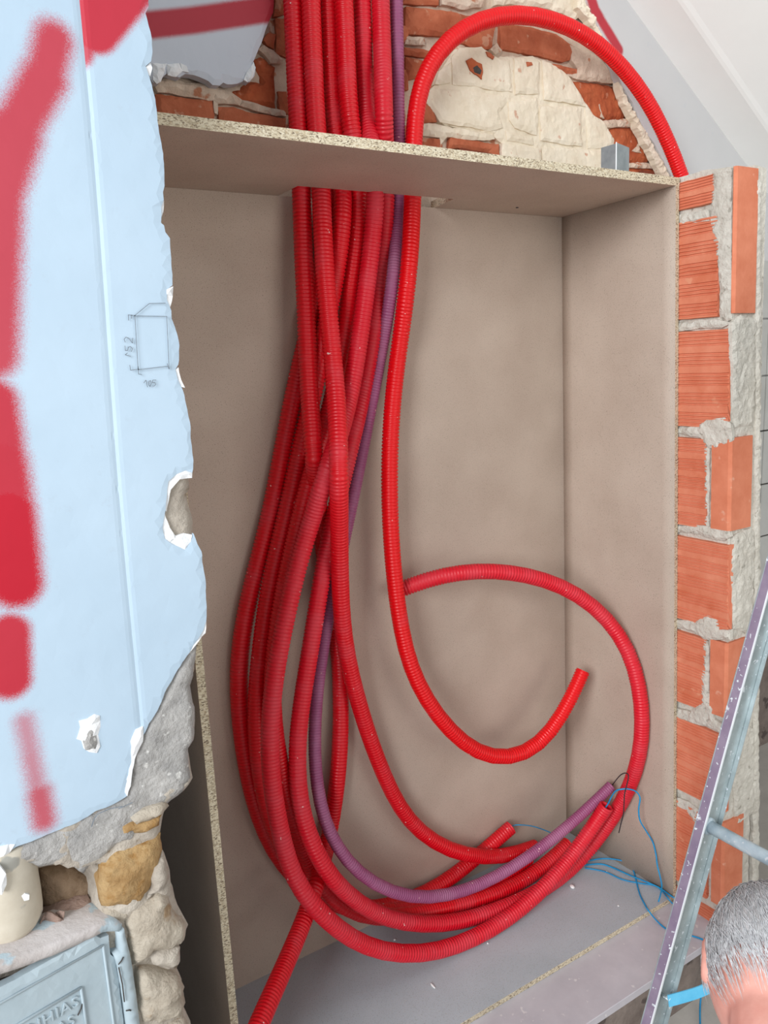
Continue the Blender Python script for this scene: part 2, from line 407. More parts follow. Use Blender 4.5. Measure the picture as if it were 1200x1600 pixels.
# exposed red bricks (pixel outlines on the wall's own plane)
RED = [
 [(636, 8), (690, 14), (740, 24), (770, 34), (768, 52), (728, 58), (634, 52)],
 [(632, -60), (688, -50), (688, 8), (632, 4)],
 [(634, 72), (664, 76), (682, 80), (678, 92), (634, 84)],
 [(636, 88), (676, 96), (668, 118), (640, 124), (636, 120)],
 [(724, 46), (778, 36), (770, 76), (744, 74), (708, 62)],
 [(782, 36), (830, 42), (872, 52), (900, 72), (893, 92), (880, 96), (846, 88), (806, 80), (784, 76)],
 [(846, 94), (868, 99), (904, 107), (903, 115), (890, 115), (872, 112)],
 [(888, 125), (920, 128), (952, 131), (968, 134), (978, 150), (986, 162), (987, 184), (944, 187), (930, 186), (920, 173), (906, 158), (890, 136)],
 [(904, 140), (922, 138), (946, 144), (950, 160), (940, 172), (928, 178), (912, 160)],
 [(955, 198), (990, 198), (1012, 204), (1022, 224), (1030, 242), (1016, 252), (980, 254), (974, 238), (960, 226), (956, 212)],
 [(980, 262), (1014, 260), (1032, 266), (1046, 276), (1046, 296), (980, 296)],
 [(656, 150), (676, 162), (685, 190), (660, 192)],
 [(657, 213), (690, 216), (694, 228), (680, 248), (657, 248)],
 [(706, 214), (782, 224), (784, 252), (770, 252), (764, 238), (716, 230), (700, 234)],
 [(244, 146), (276, 150), (334, 156), (337, 176), (336, 200), (246, 200)],
 [(342, 166), (366, 166), (400, 176), (448, 184), (448, 210), (342, 206)],
 [(352, 146), (396, 126), (410, 128), (406, 110), (399, 92), (410, 86), (416, 90), (432, 102), (433, 146), (434, 168), (414, 164)],
 [(412, 60), (420, 50), (432, 52), (430, 76), (418, 70)],
 [(430, -40), (448, -40), (450, 20), (430, 24)],
 [(432, 26), (450, 28), (450, 90), (432, 84)],
 [(436, 140), (450, 142), (452, 178), (438, 172)],
 [(456, 20), (640, 40), (640, 66), (456, 54)],
 [(456, 84), (640, 108), (640, 140), (456, 128)],
 [(456, 168), (640, 196), (640, 226), (456, 206)],
]
for i, L in enumerate(RED):
    deep = i in (7, 8, 9, 10, 16)
    brick(L, T2 if deep else T1, d=(.0 if not deep else -.004), seed=20 + i, relief=.0045 if deep else .0018, bevel=.006 if deep else .004)
# limewash over the joints
plate('limewash', px_poly([(704, 88), (716, 72), (756, 74), (780, 88), (836, 86), (868, 98), (896, 130), (910, 150), (930, 178), (946, 192), (962, 214), (962, 290), (790, 290), (786, 250), (786, 222), (772, 210), (700, 196), (672, 176), (666, 150), (684, 130)], YK), YK + .0015, .016, M['cream'], wall_back, res=.008, jag=.003, bevel=.004, relief=.0022, freq=55, seed=59)
# limewashed bricks
LIME = [
 [(706, 90), (718, 74), (752, 74), (764, 84), (772, 90), (796, 94), (800, 144), (770, 142), (744, 134), (708, 132)],
 [(802, 90), (832, 88), (842, 98), (841, 146), (804, 148)],
 [(846, 94), (868, 104), (880, 112), (893, 128), (906, 148), (914, 166), (886, 160), (850, 156)],
 [(666, 148), (676, 136), (720, 140), (764, 146), (790, 152), (792, 158), (780, 176), (782, 186), (786, 200), (766, 205), (706, 194), (688, 190), (676, 172), (667, 160)],
 [(794, 160), (838, 152), (842, 172), (838, 212), (804, 200), (796, 188)],
 [(842, 166), (906, 168), (908, 228), (880, 226), (844, 220)],
 [(914, 170), (928, 180), (940, 186), (950, 200), (957, 212), (957, 230), (918, 232)],
 [(846, 230), (900, 232), (946, 236), (946, 262), (946, 286), (848, 276)],
 [(784, 224), (810, 228), (844, 232), (845, 262), (784, 256)],
 [(790, 204), (832, 214), (834, 226), (792, 220)],
 [(704, 98), (703, 130), (680, 132), (686, 112)],
]
for i, L in enumerate(LIME):
    brick(L, CR, d=.0028 + .0012 * (i % 3), seed=60 + i, relief=.0018, bevel=.0028, jag=.0022, freq=60)
# mortar smears and ledges, pale against the brick
SM = [[(658, 196), (676, 192), (708, 198), (772, 208), (774, 216), (756, 220), (700, 214), (690, 226), (688, 214), (658, 210)],
      [(634, 56), (664, 58), (666, 70), (634, 68)],
      [(690, -20), (760, -16), (756, 10), (720, 14), (692, 6)],
      [(770, -30), (900, -20), (914, 20), (900, 30), (860, 14), (800, 6), (772, 8)],
      [(239, 128), (262, 118), (290, 128), (330, 132), (352, 140), (372, 150), (410, 164), (448, 172), (448, 182), (396, 172), (368, 164), (342, 162), (341, 178), (336, 176), (334, 156), (290, 150), (246, 144)],
      [(404, 76), (414, 68), (428, 76), (444, 92), (440, 100), (424, 98), (416, 86)],
      [(892, 70), (930, 84), (960, 110), (966, 128), (950, 130), (906, 124), (884, 116), (903, 114), (904, 106), (894, 94)],
      [(944, 188), (990, 186), (1006, 194), (1000, 198), (950, 198)],
      [(976, 254), (1012, 254), (1030, 262), (1012, 262), (980, 262)],
      [(990, 236), (998, 224), (1004, 240)],
      [(936, 182), (938, 162), (942, 176), (946, 186)],
      [(766, 76), (778, 66), (786, 78), (776, 84)]]
for i, L in enumerate(SM):
    plate('mortar_joint', px_poly(L, YK), YK - .003, .03, M['mortar_pink'] if i not in (0, 3) else M['cream'], wall_back, res=.008, jag=.0026, bevel=.005, relief=.0026, seed=90 + i, freq=60)
# hole knocked into the limewash: proud plates, red rim, shade of the hole painted dark
hole = px_poly([(726, 96), (734, 92), (742, 98), (750, 102), (752, 114), (750, 126), (744, 120), (732, 112)], YK)
plate('brick', hole, YK - .0072, .004, T2, wall_back, res=.004, jag=.0012, bevel=.001, relief=.0008, seed=131)
plate('hole_shade', px_poly([(735, 108), (742, 104), (749, 112), (747, 118), (738, 115)], YK), YK - .0084, .003, M['shadow_gap'], wall_back, res=.004, jag=.001, bevel=.001, relief=.0004, seed=133)
for L in ([(757, 82), (764, 84), (770, 90), (768, 94), (760, 89)], [(820, 98), (828, 98), (830, 103), (822, 105)]):
    plate('brick', px_poly(L, YK), YK - .0066, .004, T1, wall_back, res=.004, jag=.001, bevel=.001, relief=.0006, seed=137)
# open hollow brick: dark plates whose colour carries the shade of the cells
def hollow(L, inset, seed):
    P = px_poly(L, YK); c = Vector((sum(p[0] for p in P) / len(P), sum(p[1] for p in P) / len(P)))
    plate('hollow_cell', P, YK - .0062, .004, M['clay_shadow'], wall_back, res=.004, jag=.0008, bevel=.001, relief=.0004, seed=seed)
hollow([(718, 232), (764, 240), (772, 244), (772, 254), (704, 246)], .2, 140)
hollow([(1000, 266), (1020, 269), (1020, 278), (990, 274)], .2, 141)

# plaster left standing on the back wall, sprayed with a red stripe
MP = YB + .016
spA = lambda u, v: at(u, v, MP)
M['plaster_back'] = sprayed('white_plaster_back', srgb(200, 206, 216), srgb(208, 213, 222), [(spA(190, 44), spA(300, 32), .020, .0045, .95), (spA(300, 32), spA(430, 13), .020, .0045, .95)])
PL = [(200, -120), (430, -120), (431, -20), (429, 5), (427, 18), (421, 32), (416, 45), (412, 60), (406, 76), (400, 88), (396, 97), (400, 104), (398, 117), (391, 126), (384, 124), (372, 130), (356, 131), (350, 128), (344, 133), (333, 132),
      (326, 126), (314, 120), (303, 116), (290, 114), (281, 119), (270, 117), (262, 114), (256, 118), (250, 128), (240, 128), (234, 120), (226, 100), (200, 100)]
plate('plaster', px_poly(PL, MP), MP, .022, M['plaster_back'], wall_back, res=.009, jag=.0016, bevel=.003, relief=.0006, freq=20, seed=5)
FL = [[(239, 97), (262, 98), (258, 112), (252, 126), (246, 130), (240, 124)], [(262, 100), (280, 98), (286, 110), (276, 119), (264, 116)], [(282, 98), (292, 102), (296, 112), (286, 110)],
      [(386, 112), (398, 96), (400, 106), (396, 122), (388, 127), (382, 124)]]
for i, L in enumerate(FL):
    plate('plaster_flake', px_poly(L, MP - .004), MP - .004, .006, M['gypsum'], wall_back, res=.006, jag=.0016, bevel=.003, relief=.002, seed=150 + i)
M['plaster_right'] = sprayed('grey_plaster_right', srgb(196, 196, 197), srgb(202, 202, 202), [(at(905, -60, MP), at(930, 14, MP), .013, .004, .95), (at(930, 14, MP), at(968, 78, MP), .012, .004, .95)])
PR = [(906, -120), (912, -20), (917, 0), (926, 18), (933, 36), (942, 52), (947, 62), (954, 82), (964, 110), (975, 136), (990, 160), (1000, 184), (1010, 204), (1024, 224), (1036, 246), (1046, 266), (1056, 284), (1060, 310)]
zb = H - .10
pr = px_poly(PR, MP) + [(at(1060, 310, MP)[0], zb), (3.3, zb), (3.3, H + 1.2), (at(906, -120, MP)[0], H + 1.2)]
plate('plaster', pr, MP, .022, M['plaster_right'], wall_back, res=.03, jag=.0016, bevel=.003, relief=.0004, freq=10, seed=6, step=.008)
LP = [(908, -20), (917, -2), (928, 18), (936, 36), (944, 52), (948, 64), (940, 60), (932, 44), (922, 30), (914, 20), (905, 10)]
LQ = [(968, 122), (980, 148), (994, 172), (1006, 196), (1024, 226), (1040, 256), (1050, 280), (1040, 276), (1030, 258), (1016, 232), (1004, 210), (990, 184), (976, 156)]
for i, L in enumerate((LP, LQ)):
    plate('plaster_lip', px_poly(L, MP + .003), MP + .003, .022, M['cream'], wall_back, res=.005, jag=.0034, bevel=.005, relief=.005, freq=80, seed=160 + i)
# grey tiles far right behind the pier
for k in range(-1, 8):
    for j in range(0, 4):
        z1 = H + .071 - .157 * k - .002; z0 = z1 - .153; x0 = 1.70 + .20 * j; x1 = x0 + .197
        bm = bmesh.new(); box(bm, x0, x1, MP - .012, MP + .002 + (.02 if z0 < zb else 0), z0, z1, .0015)
        if z0 > H - .80: bm_obj('tile', bm, M['tile'], wall_back)
        else: bm.free()

# ---- sloped soffit
def sof(x): return H + .775 - .665 * (x - 1.524)
bm = bmesh.new()
ym, yb_ = 1.221, 1.42; x0, x1 = .9, 3.3
n = Vector((.665, 0, 1)).normalized()
P = []
A0, A1 = Vector((x0, yb_, sof(x0))), Vector((x1, yb_, sof(x1)))
prof = [(yb_, 0), (ym + .012, 0), (ym + .004, .002), (ym - .006, .006), (ym - .3, .085), (-.4, .30)]
rows = []
for y, up in prof:
    rows.append([bm.verts.new(Vector((x, y, sof(x))) + n * up) for x in (x0, x1)])
rows_t = [[bm.verts.new(v.co + n * .12) for v in r] for r in rows]
for a, b in zip(rows[:-1], rows[1:]): bm.faces.new((a[0], a[1], b[1], b[0]))
for a, b in zip(rows_t[:-1], rows_t[1:]): bm.faces.new((b[0], b[1], a[1], a[0]))
for a, b in ((rows[0], rows_t[0]), (rows[-1], rows_t[-1])): bm.faces.new((a[0], b[0], b[1], a[1]))
for k in (0, 1):
    for i in range(len(rows) - 1): bm.faces.new((rows[i][k], rows[i + 1][k], rows_t[i + 1][k], rows_t[i][k]))
tag(bm_obj('ceiling', bm, M['soffit'], None, False), 'white sloping soffit at the upper right', None, None, 'structure')

# ---- right pier: brick jamb
wall_right = empty('wall_right', (1.35, YW, 0), 'stub wall of ribbed hollow bricks beside the cabinet', None, None, 'structure')
WX = .094                                   # thickness of the stub wall
ZT = H + .312
def jamb(y, z, h=0.0): return (jx(z) - h + .14 * max(0, y - 1.004), y, z)
def front(x, z, h=0.0): return (jx(z) + x, YW - h, z)
# mortar core
bm = bmesh.new()
zz = np.linspace(0, ZT, 120)
def corev(x, y, z, k):
    q = Vector((x, y, z)) * 40; w = noise.noise(q) * .003 + noise.noise(q * 2.7) * .002
    return w
ring = []
ys = np.linspace(YW + .004, 1.34, 40); xs = np.linspace(.004, WX, 9)
loop = [('j', y) for y in ys[::-1]] + [('f', x) for x in xs] + [('r', y) for y in ys]
for z in zz:
    r = []
    for kind, c in loop:
        if kind == 'j': p = Vector(jamb(c, z)); p.x += .0075 + corev(*p, 0)
        elif kind == 'f': p = Vector(front(c, z)); p.y += .004 + corev(*p, 1)
        else: p = Vector((jx(z) + WX, c, z)); p.x += corev(*p, 2) * 1.5
        if z > ZT - .01: p.z += noise.noise(p * 30) * .008
        r.append(bm.verts.new(p))
    ring.append(r)
for a, b in zip(ring[:-1], ring[1:]):
    for i in range(len(loop) - 1): bm.faces.new((a[i], a[i + 1], b[i + 1], b[i]))
bm.faces.new(ring[-1])
bm_obj('mortar_core', bm, M['mortar'], wall_right)
# ribbed bricks: profile with groups of four grooves, swept along the jamb
def ribbed(y0, y1, z0, z1, seed, groups=5, tilt=0.0):
    r = random.Random(seed); prof = [(z0 + .002, -.006), (z0 + .003, .0)]
    hgt = z1 - z0; gp = hgt / groups
    for g in range(groups):
        c = z0 + gp * (g + .5)
        for k in range(4):
            zc_ = c + (k - 1.5) * min(.0068, gp / 5.6)
            prof += [(zc_ - .0022, .0), (zc_ - .0009, -.0028), (zc_ + .0009, -.0028), (zc_ + .0022, .0)]
    prof += [(z1 - .003, .0), (z1 - .002, -.006), (z1 - .002, -.016), (z0 + .002, -.016)]
    V = []; Fc = []; ny = 7; m = len(prof)
    for i in range(ny):
        y = y0 + (y1 - y0) * i / (ny - 1)
        for z, h in prof:
            e = .0012 * noise.noise(Vector((y * 60, z * 50, seed)))
            edge = -.003 if i in (0, ny - 1) else 0
            yy = y + (r.uniform(-.002, .002) if i in (0,) else 0)
            V.append((jx(z) - .0005 - h - (-.0006 if i in (0, ny - 1) else 0) * -1 + e * .3, yy, z + tilt * (y - y0) + e))
    for i in range(ny - 1):
        for k in range(m): k2 = (k + 1) % m; Fc.append((i * m + k, i * m + k2, (i + 1) * m + k2, (i + 1) * m + k))
    Fc.append(tuple(range(m))); Fc.append(tuple((ny - 1) * m + k for k in range(m)))
    o = mesh_obj('brick', V, Fc, M['brick_new'], wall_right)
    fix_normals(o)
    return o
def jy(u, v): # jamb depth of a pixel
    r = RW @ np.array([u - CX, v - CY, F]); x = 1.31
    for _ in range(4):
        t = x / r[0]; x = jx(r[2] * t + H)
    return r[1] * t
CZ = [(.252, .306, 2), (.0523, .2345, 5), (-.1525, .0342, 5), (-.3522, -.1702, 5), (-.5538, -.372, 5), (-.7398, -.5758, 5), (-.9464, -.7713, 5), (-1.175, -.9702, 5), (-1.34, -1.19, 4)]
LEFT = [1115, 1121, 1138, 1104, 1138, 1102, 1140, 1104, 1140]
for i, ((a, b, g), u) in enumerate(zip(CZ, LEFT)):
    vm = 300 + 150 * i
    y0 = jy(u, min(vm, 1400))
    ribbed(max(y0, YW + .001), 1.012, a + H, b + H, 200 + i, g)
# smooth through-bricks that turn the corner
def corner_brick(z0, z1, yj, xf, seed):
    V = []; Fc = []
    bm = bmesh.new(); d = .0016
    n1 = 9
    for k in range(n1):
        z = z0 + (z1 - z0) * k / (n1 - 1)
        e = lambda s: .0012 * noise.noise(Vector((s * 9.1, z * 40, seed)))
        pts = [(jx(z) + .03, yj + e(1)), (jx(z) - d, yj - .003 + e(1)), (jx(z) - d + e(2) * .6, YW + .004), (jx(z) + .003, YW - d + e(3) * .6), (jx(z) + xf - .003, YW - d + e(4) * .6), (jx(z) + xf, YW + .002), (jx(z) + xf, YW + .04)]
        V += [(x, y, z + (.002 * noise.noise(Vector((x * 50, y * 50, seed))) if k in (0, n1 - 1) else 0)) for x, y in pts]
    m = 7
    for k in range(n1 - 1):
        for i in range(m - 1): Fc.append((k * m + i, k * m + i + 1, (k + 1) * m + i + 1, (k + 1) * m + i))
        Fc.append((k * m + m - 1, k * m, (k + 1) * m, (k + 1) * m + m - 1))
    Fc.append(tuple(range(m))); Fc.append(tuple((n1 - 1) * m + i for i in range(m)))
    return fix_normals(mesh_obj('brick', V, Fc, M['brick_smooth'], wall_right))
corner_brick(H + .058, H + .307, YW + .006, .066, 1)
for k in (3, 5, 7):
    a, b, g = CZ[k]; corner_brick(a + H + .006, b + H + .002, jy(LEFT[k] + 6, 300 + 150 * k if k < 7 else 1360), .068, 2 + k)
# mortar smeared over the corner and joints (on the jamb, then on the front)
def jplate(L, d, seed, mat='mortar'):
    P = []
    for u, v in L:
        y = jy(u, v); r = RW @ np.array([u - CX, v - CY, F]); t = y / r[1]; P.append((y, r[2] * t + H))
    plate('mortar_smear', P, 0, .010, M[mat], wall_right, res=.007, jag=.0024, bevel=.003, relief=.0024, freq=70, seed=seed, pos=lambda a, b, h: jamb(a, b, h + d))
def fplate(L, d, seed, mat='mortar'):
    P = []
    for u, v in L:
        x, z = at(u, v, YW); P.append((x - jx(z), z))
    plate('mortar_smear', P, 0, .010, M[mat], wall_right, res=.007, jag=.0024, bevel=.003, relief=.0026, freq=70, seed=seed, pos=lambda a, b, h: front(a, b, h + d))
jplate([(1112, 268), (1142, 262), (1142, 498), (1134, 502), (1124, 494), (1122, 420), (1112, 362), (1109, 336)], .0014, 301)
jplate([(1060, 336), (1106, 328), (1108, 344), (1062, 350)], .0012, 302)
jplate([(1058, 506), (1090, 500), (1128, 500), (1142, 504), (1128, 512), (1090, 514), (1060, 518)], .0012, 303)
jplate([(1056, 670), (1092, 664), (1106, 654), (1132, 652), (1142, 662), (1143, 690), (1120, 702), (1106, 700), (1094, 684), (1058, 676)], .0026, 304)
jplate([(1100, 690), (1108, 700), (1107, 824), (1101, 820)], .0016, 305)
jplate([(1056, 822), (1088, 820), (1104, 822), (1138, 828), (1142, 838), (1130, 844), (1104, 840), (1092, 834), (1058, 832)], .0026, 306)
jplate([(1055, 968), (1086, 972), (1104, 960), (1120, 968), (1124, 984), (1142, 984), (1142, 1000), (1120, 1000), (1100, 1000), (1084, 986), (1055, 980)], .003, 307)
jplate([(1100, 1000), (1106, 1002), (1108, 1100), (1100, 1104), (1094, 1090)], .0016, 308)
jplate([(1055, 1106), (1078, 1112), (1100, 1096), (1112, 1102), (1116, 1124), (1128, 1132), (1126, 1146), (1104, 1136), (1078, 1128), (1056, 1122)], .003, 309)
jplate([(1056, 1246), (1074, 1252), (1092, 1268), (1086, 1286), (1070, 1266), (1056, 1260)], .0012, 310)
fplate([(1145, 504), (1158, 492), (1166, 496), (1182, 500), (1180, 640), (1176, 664), (1150, 668), (1146, 640)], .0016, 321)
fplate([(1146, 838), (1158, 830), (1180, 824), (1180, 900), (1172, 990), (1146, 984), (1142, 900)], .0016, 322)
fplate([(1148, 1150), (1160, 1132), (1180, 1140), (1178, 1270), (1150, 1290), (1146, 1230)], .0020, 323)
fplate([(1181, 272), (1190, 282), (1190, 700), (1182, 700)], .002, 324)
fplate([(1181, 700), (1189, 700), (1187, 1090), (1178, 1090)], .002, 325)
fplate([(1178, 1090), (1187, 1090), (1186, 1420), (1176, 1420)], .002, 326)

# ---- left wall: white plaster skin on a rubble core, broken along its right edge
wall_left = empty('wall_left', (-.2, YW, 0), 'sprayed white plaster wall with a broken rubble edge', None, None, 'structure')
bm = bmesh.new(); box(bm, -1.6, -.12, YW - .002, YW + .13, 0, 3.2); bm_obj('wall_body', bm, None, wall_left)
bm = bmesh.new(); box(bm, -.12, .262, YW - .002, YW + .13, H + .56, 3.2); bm_obj('wall_body', bm, None, wall_left)
SK = [(232, -230), (230, -40), (232, 10), (228, 20), (233, 40), (236, 60), (238, 80), (237, 96), (228, 103), (233, 118), (240, 140), (245, 170), (247, 190), (250, 215), (255, 240), (257, 270), (258, 290), (255, 300), (256, 312), (252, 322), (253, 335), (252, 348), (257, 352), (259, 362), (265, 372), (267, 395), (269, 420), (270, 446),
      (262, 452), (261, 468), (268, 485), (268, 498), (277, 525), (281, 540), (279, 570), (274, 577), (278, 592), (286, 610), (293, 640), (298, 665), (299, 690), (302, 720), (301, 738), (290, 734), (276, 740), (263, 752), (259, 790), (255, 825), (258, 842), (275, 853), (290, 860), (300, 846), (303, 834), (309, 850), (315, 862), (318, 885), (321, 905), (323, 930), (323, 955),
      (322, 970), (318, 985), (310, 998), (299, 1014), (285, 1035), (272, 1058), (258, 1083), (246, 1110), (233, 1131), (221, 1158), (212, 1174), (207, 1194), (204, 1210), (199, 1228), (198, 1245), (185, 1254), (165, 1263), (150, 1268), (130, 1280), (110, 1290), (80, 1303), (50, 1316), (25, 1323), (15, 1331), (0, 1326), (-20, 1338)]
sk = px_poly(SK, YW)
sk = sk + [(-.12, sk[-1][1] - .02), (-.12, H + .56), (.262, H + .56)]
GX0, GX1 = at(124, 0, YW), at(215, 1090, YW)
def gx(z): return GX0[0] + (GX1[0] - GX0[0]) * (z - GX0[1]) / (GX1[1] - GX0[1]) + .0015 * math.sin(z * 9)
def groove(x, z):
    d = x - gx(z); h = 0
    if d > -.0005: h = .0005
    h -= .0017 * math.exp(-(d / .003) ** 2)
    return h
W = lambda u, v: at(u, v, YW)
STR = [(W(84, 62), W(70, 120), .019, .010, .92), (W(70, 120), W(24, 205), .022, .010, .92), (W(24, 205), W(-6, 300), .026, .010, .92), (W(-6, 300), W(-14, 552), .026, .010, .92),
       (W(-12, 628), W(2, 720), .025, .009, .96), (W(2, 720), W(14, 800), .026, .010, .97), (W(14, 800), W(26, 912), .027, .009, 1.0), (W(14, 990), W(16, 1062), .022, .007, .97),
       (W(38, 1128), W(48, 1175), .010, .010, .62), (W(48, 1180), W(58, 1228), .010, .010, .66), (W(62, 1240), W(69, 1282), .013, .010, .85), (W(222, -50), W(146, 42), .026, .005, .96), (W(146, 42), W(126, 84), .012, .005, .9)]
M['skin_wall'] = sprayed('white_wall_plaster', srgb(171, 192, 209), srgb(181, 201, 217), STR[:11])
M['skin_wall_strip'] = sprayed('white_wall_plaster_strip', srgb(171, 192, 209), srgb(181, 201, 217), STR[11:])
skin = plate('plaster_skin', sk, YW, .007, M['skin_wall'], wall_left, res=.0075, jag=.0012, bevel=.0011, relief=.0005, freq=14, seed=9, step=.0045, hfun=groove, bw=.0022, lines=[[(gx(z) + dx, z) for z in np.arange(H - .62, H + .54, .010)] for dx in (-.0075, -.0035, 0, .0035, .0075)])
skin.data.materials.append(M['skin_wall_strip'])
for p in skin.data.polygons:
    c = p.center
    if c.x > gx(c.z) + .0005: p.material_index = 1
for o in wall_left.children:
    if o.name.startswith('wall_body'): o.data.materials.append(M['skin_wall'])
# chips where the skin has spalled: white rims, grey inside
CH = [[(302, 742), (290, 738), (278, 743), (266, 754), (262, 792), (258, 824), (262, 838), (278, 848), (292, 856), (300, 842), (303, 832), (297, 800), (298, 768)]]
def cplate(name, L, y, th, mat, seed, **k):
    a = dict(res=.006, jag=.0018, bevel=.003, relief=.002, freq=70); a.update(k)
    return plate(name, px_poly(L, y), y, th, M[mat], wall_left, seed=seed, **a)
cplate('plaster_chip_edge', [(258, 800), (254, 826), (258, 843), (275, 855), (290, 863), (300, 847), (302, 836), (290, 834), (276, 838), (266, 826)], YW - .001, .012, 'gypsum', 401)
cplate('plaster_chip_edge', [(302, 738), (290, 733), (274, 740), (262, 752), (257, 796), (262, 800), (268, 766), (282, 750), (302, 747)], YW - .0006, .010, 'gypsum', 402)
cplate('plaster_chip_edge', [(127, 1160), (120, 1156), (126, 1138), (124, 1128), (138, 1124), (148, 1118), (156, 1120), (160, 1136), (156, 1150), (158, 1168), (152, 1178), (138, 1178), (132, 1172)], YW - .0036, .006, 'gypsum', 403, dome=.001)
cplate('cement_patch', [(132, 1146), (144, 1140), (152, 1142), (154, 1162), (150, 1174), (134, 1174), (130, 1160)], YW - .0056, .006, 'grey_core', 404)
cplate('plaster_chip_edge', [(206, 1194), (206, 1160), (213, 1142), (224, 1136), (224, 1160), (214, 1180), (204, 1230), (200, 1246), (196, 1240), (198, 1222)], YW - .0026, .008, 'gypsum', 405)
cplate('plaster_chip_edge', [(0, 1326), (14, 1322), (24, 1322), (16, 1334), (4, 1344), (0, 1352)], YW - .004, .008, 'gypsum', 406)
cplate('plaster_chip_edge', [(-6, 1352), (2, 1356), (10, 1368), (10, 1384), (4, 1398), (-6, 1398)], YW - .012, .012, 'gypsum', 407)
for i, L in enumerate([[(261, 452), (272, 447), (271, 470), (266, 484), (260, 470)], [(274, 577), (280, 574), (284, 592), (290, 606), (282, 604), (276, 592)], [(228, 103), (237, 96), (240, 104), (236, 118), (230, 112)], [(252, 322), (257, 312), (257, 330), (254, 338)],
                       [(318, 984), (324, 966), (322, 990), (312, 1002), (300, 1018), (286, 1036), (285, 1032), (300, 1010)]]):
    cplate('plaster_chip_edge', L, YW - .0012, .01, 'gypsum', 410 + i, res=.005, jag=.001)
# rubble core
CO = [(226, -230), (224, 100), (240, 190), (252, 300), (258, 360), (262, 445), (262, 500), (274, 560), (284, 620), (296, 700), (300, 742), (299, 764), (295, 772), (297, 792), (302, 806), (303, 832), (306, 850), (314, 880), (317, 960), (316, 984), (309, 1002),
      (308, 1030), (306, 1058), (301, 1074), (301, 1090), (305, 1108), (307, 1130), (304, 1158), (296, 1172), (299, 1190), (302, 1218), (290, 1240), (272, 1254), (262, 1264), (257, 1280), (252, 1300), (252, 1315), (255, 1330), (262, 1348), (268, 1364), (266, 1380), (275, 1400), (281, 1420), (289, 1435), (295, 1448), (293, 1468), (282, 1480), (284, 1500), (279, 1520), (288, 1540), (292, 1560), (290, 1580), (300, 1605), (304, 1640), (310, 1760)]
YC = YW + .007
co = px_poly(CO, YC); co = co + [(co[-1][0], .002), (-.12, .002), (-.12, H + .56), (.255, H + .56)]
CAV = px_poly([(64, 1350), (120, 1356), (160, 1350), (168, 1400), (160, 1440), (120, 1470), (50, 1500), (-60, 1520), (-60, 1360)], YC); CAVa = np.array(CAV)
BOXZ = at(100, 1500, YC)[1]
def core_h(x, z):
    h = 0.0
    p = np.array([[x, z]])
    if inside(p[:, 0], p[:, 1], CAV)[0]:
        h -= .055 * min(1, float(dist_poly(p, CAV)[0]) / .012)
    if z < H - .50:
        q = Vector((x * 16, z * 16, 2.2)); h += .010 * noise.noise(q) + .006 * noise.noise(q * 2.4)
    return h
plate('rubble_core', co, YC, .115, M['rubble'], wall_left, res=.0075, jag=.0022, bevel=.010, bw=.012, relief=.0022, freq=48, seed=11, hfun=core_h, smooth=True)
BAND = [(318, 988), (310, 1004), (308, 1030), (306, 1058), (301, 1074), (301, 1090), (305, 1108), (306, 1130), (303, 1158), (295, 1172), (298, 1190), (301, 1218), (288, 1240), (270, 1254), (256, 1268), (240, 1276), (226, 1290), (204, 1318), (186, 1322), (171, 1334), (158, 1348), (141, 1358), (133, 1368), (124, 1364), (114, 1357), (88, 1353), (62, 1357), (40, 1350), (0, 1372), (-30, 1380), (-30, 1330),
        (0, 1330), (50, 1312), (110, 1286), (150, 1264), (192, 1246), (200, 1220), (206, 1180), (226, 1140), (250, 1090), (285, 1030)]
cplate('cement_render', BAND, YC - .004, .02, 'grey_core', 421, res=.007, relief=.003, bevel=.006, jag=.0024, freq=50, smooth=True)
STN = [('ochre', [(160, 1352), (176, 1334), (205, 1322), (236, 1312), (252, 1304), (254, 1330), (246, 1366), (236, 1392), (220, 1408), (190, 1416), (160, 1418), (158, 1390)], -.006, .016),
       ('ochre', [(190, 1308), (192, 1292), (214, 1284), (238, 1274), (254, 1270), (250, 1292), (238, 1300), (212, 1306)], .000, .012),
       ('beige_stone', [(206, 1282), (226, 1266), (256, 1256), (266, 1262), (254, 1276), (232, 1282), (214, 1290)], .004, .008),
       ('brown_stone', [(62, 1358), (88, 1354), (116, 1360), (136, 1370), (158, 1352), (160, 1420), (120, 1424), (90, 1420), (64, 1424)], -.050, .014),
       ('pink_rubble', [(66, 1440), (90, 1420), (118, 1408), (140, 1406), (158, 1434), (164, 1450), (110, 1470), (60, 1490)], -.030, .020),
       ('beige_stone', [(196, 1440), (206, 1420), (226, 1412), (248, 1396), (262, 1400), (272, 1424), (292, 1444), (290, 1472), (262, 1484), (240, 1490), (222, 1504), (208, 1510), (200, 1480)], -.004, .020),
       ('beige_stone', [(160, 1420), (196, 1418), (222, 1412), (204, 1432), (194, 1444), (170, 1440)], -.006, .010),
       ('rubble', [(240, 1356), (256, 1334), (266, 1364), (262, 1384), (250, 1394), (228, 1410), (236, 1390)], -.002, .012),
       ('rubble', [(236, 1492), (264, 1484), (280, 1482), (282, 1504), (278, 1518), (256, 1514), (240, 1512)], .000, .012),
       ('beige_stone', [(214, 1514), (256, 1518), (280, 1524), (288, 1542), (290, 1568), (286, 1590), (250, 1600), (216, 1596)], -.004, .022),
       ('beige_stone', [(218, 1600), (250, 1604), (288, 1594), (298, 1610), (304, 1660), (222, 1660)], -.004, .020)]
for i, (mt, L, d, dm) in enumerate(STN):
    cplate('stone', L, YC - d - (.007 if d > -.02 else 0), .05, mt, 430 + i, res=.006, jag=.002, bevel=.004, relief=.0052, freq=64, dome=dm * .8, domew=.014, smooth=True)
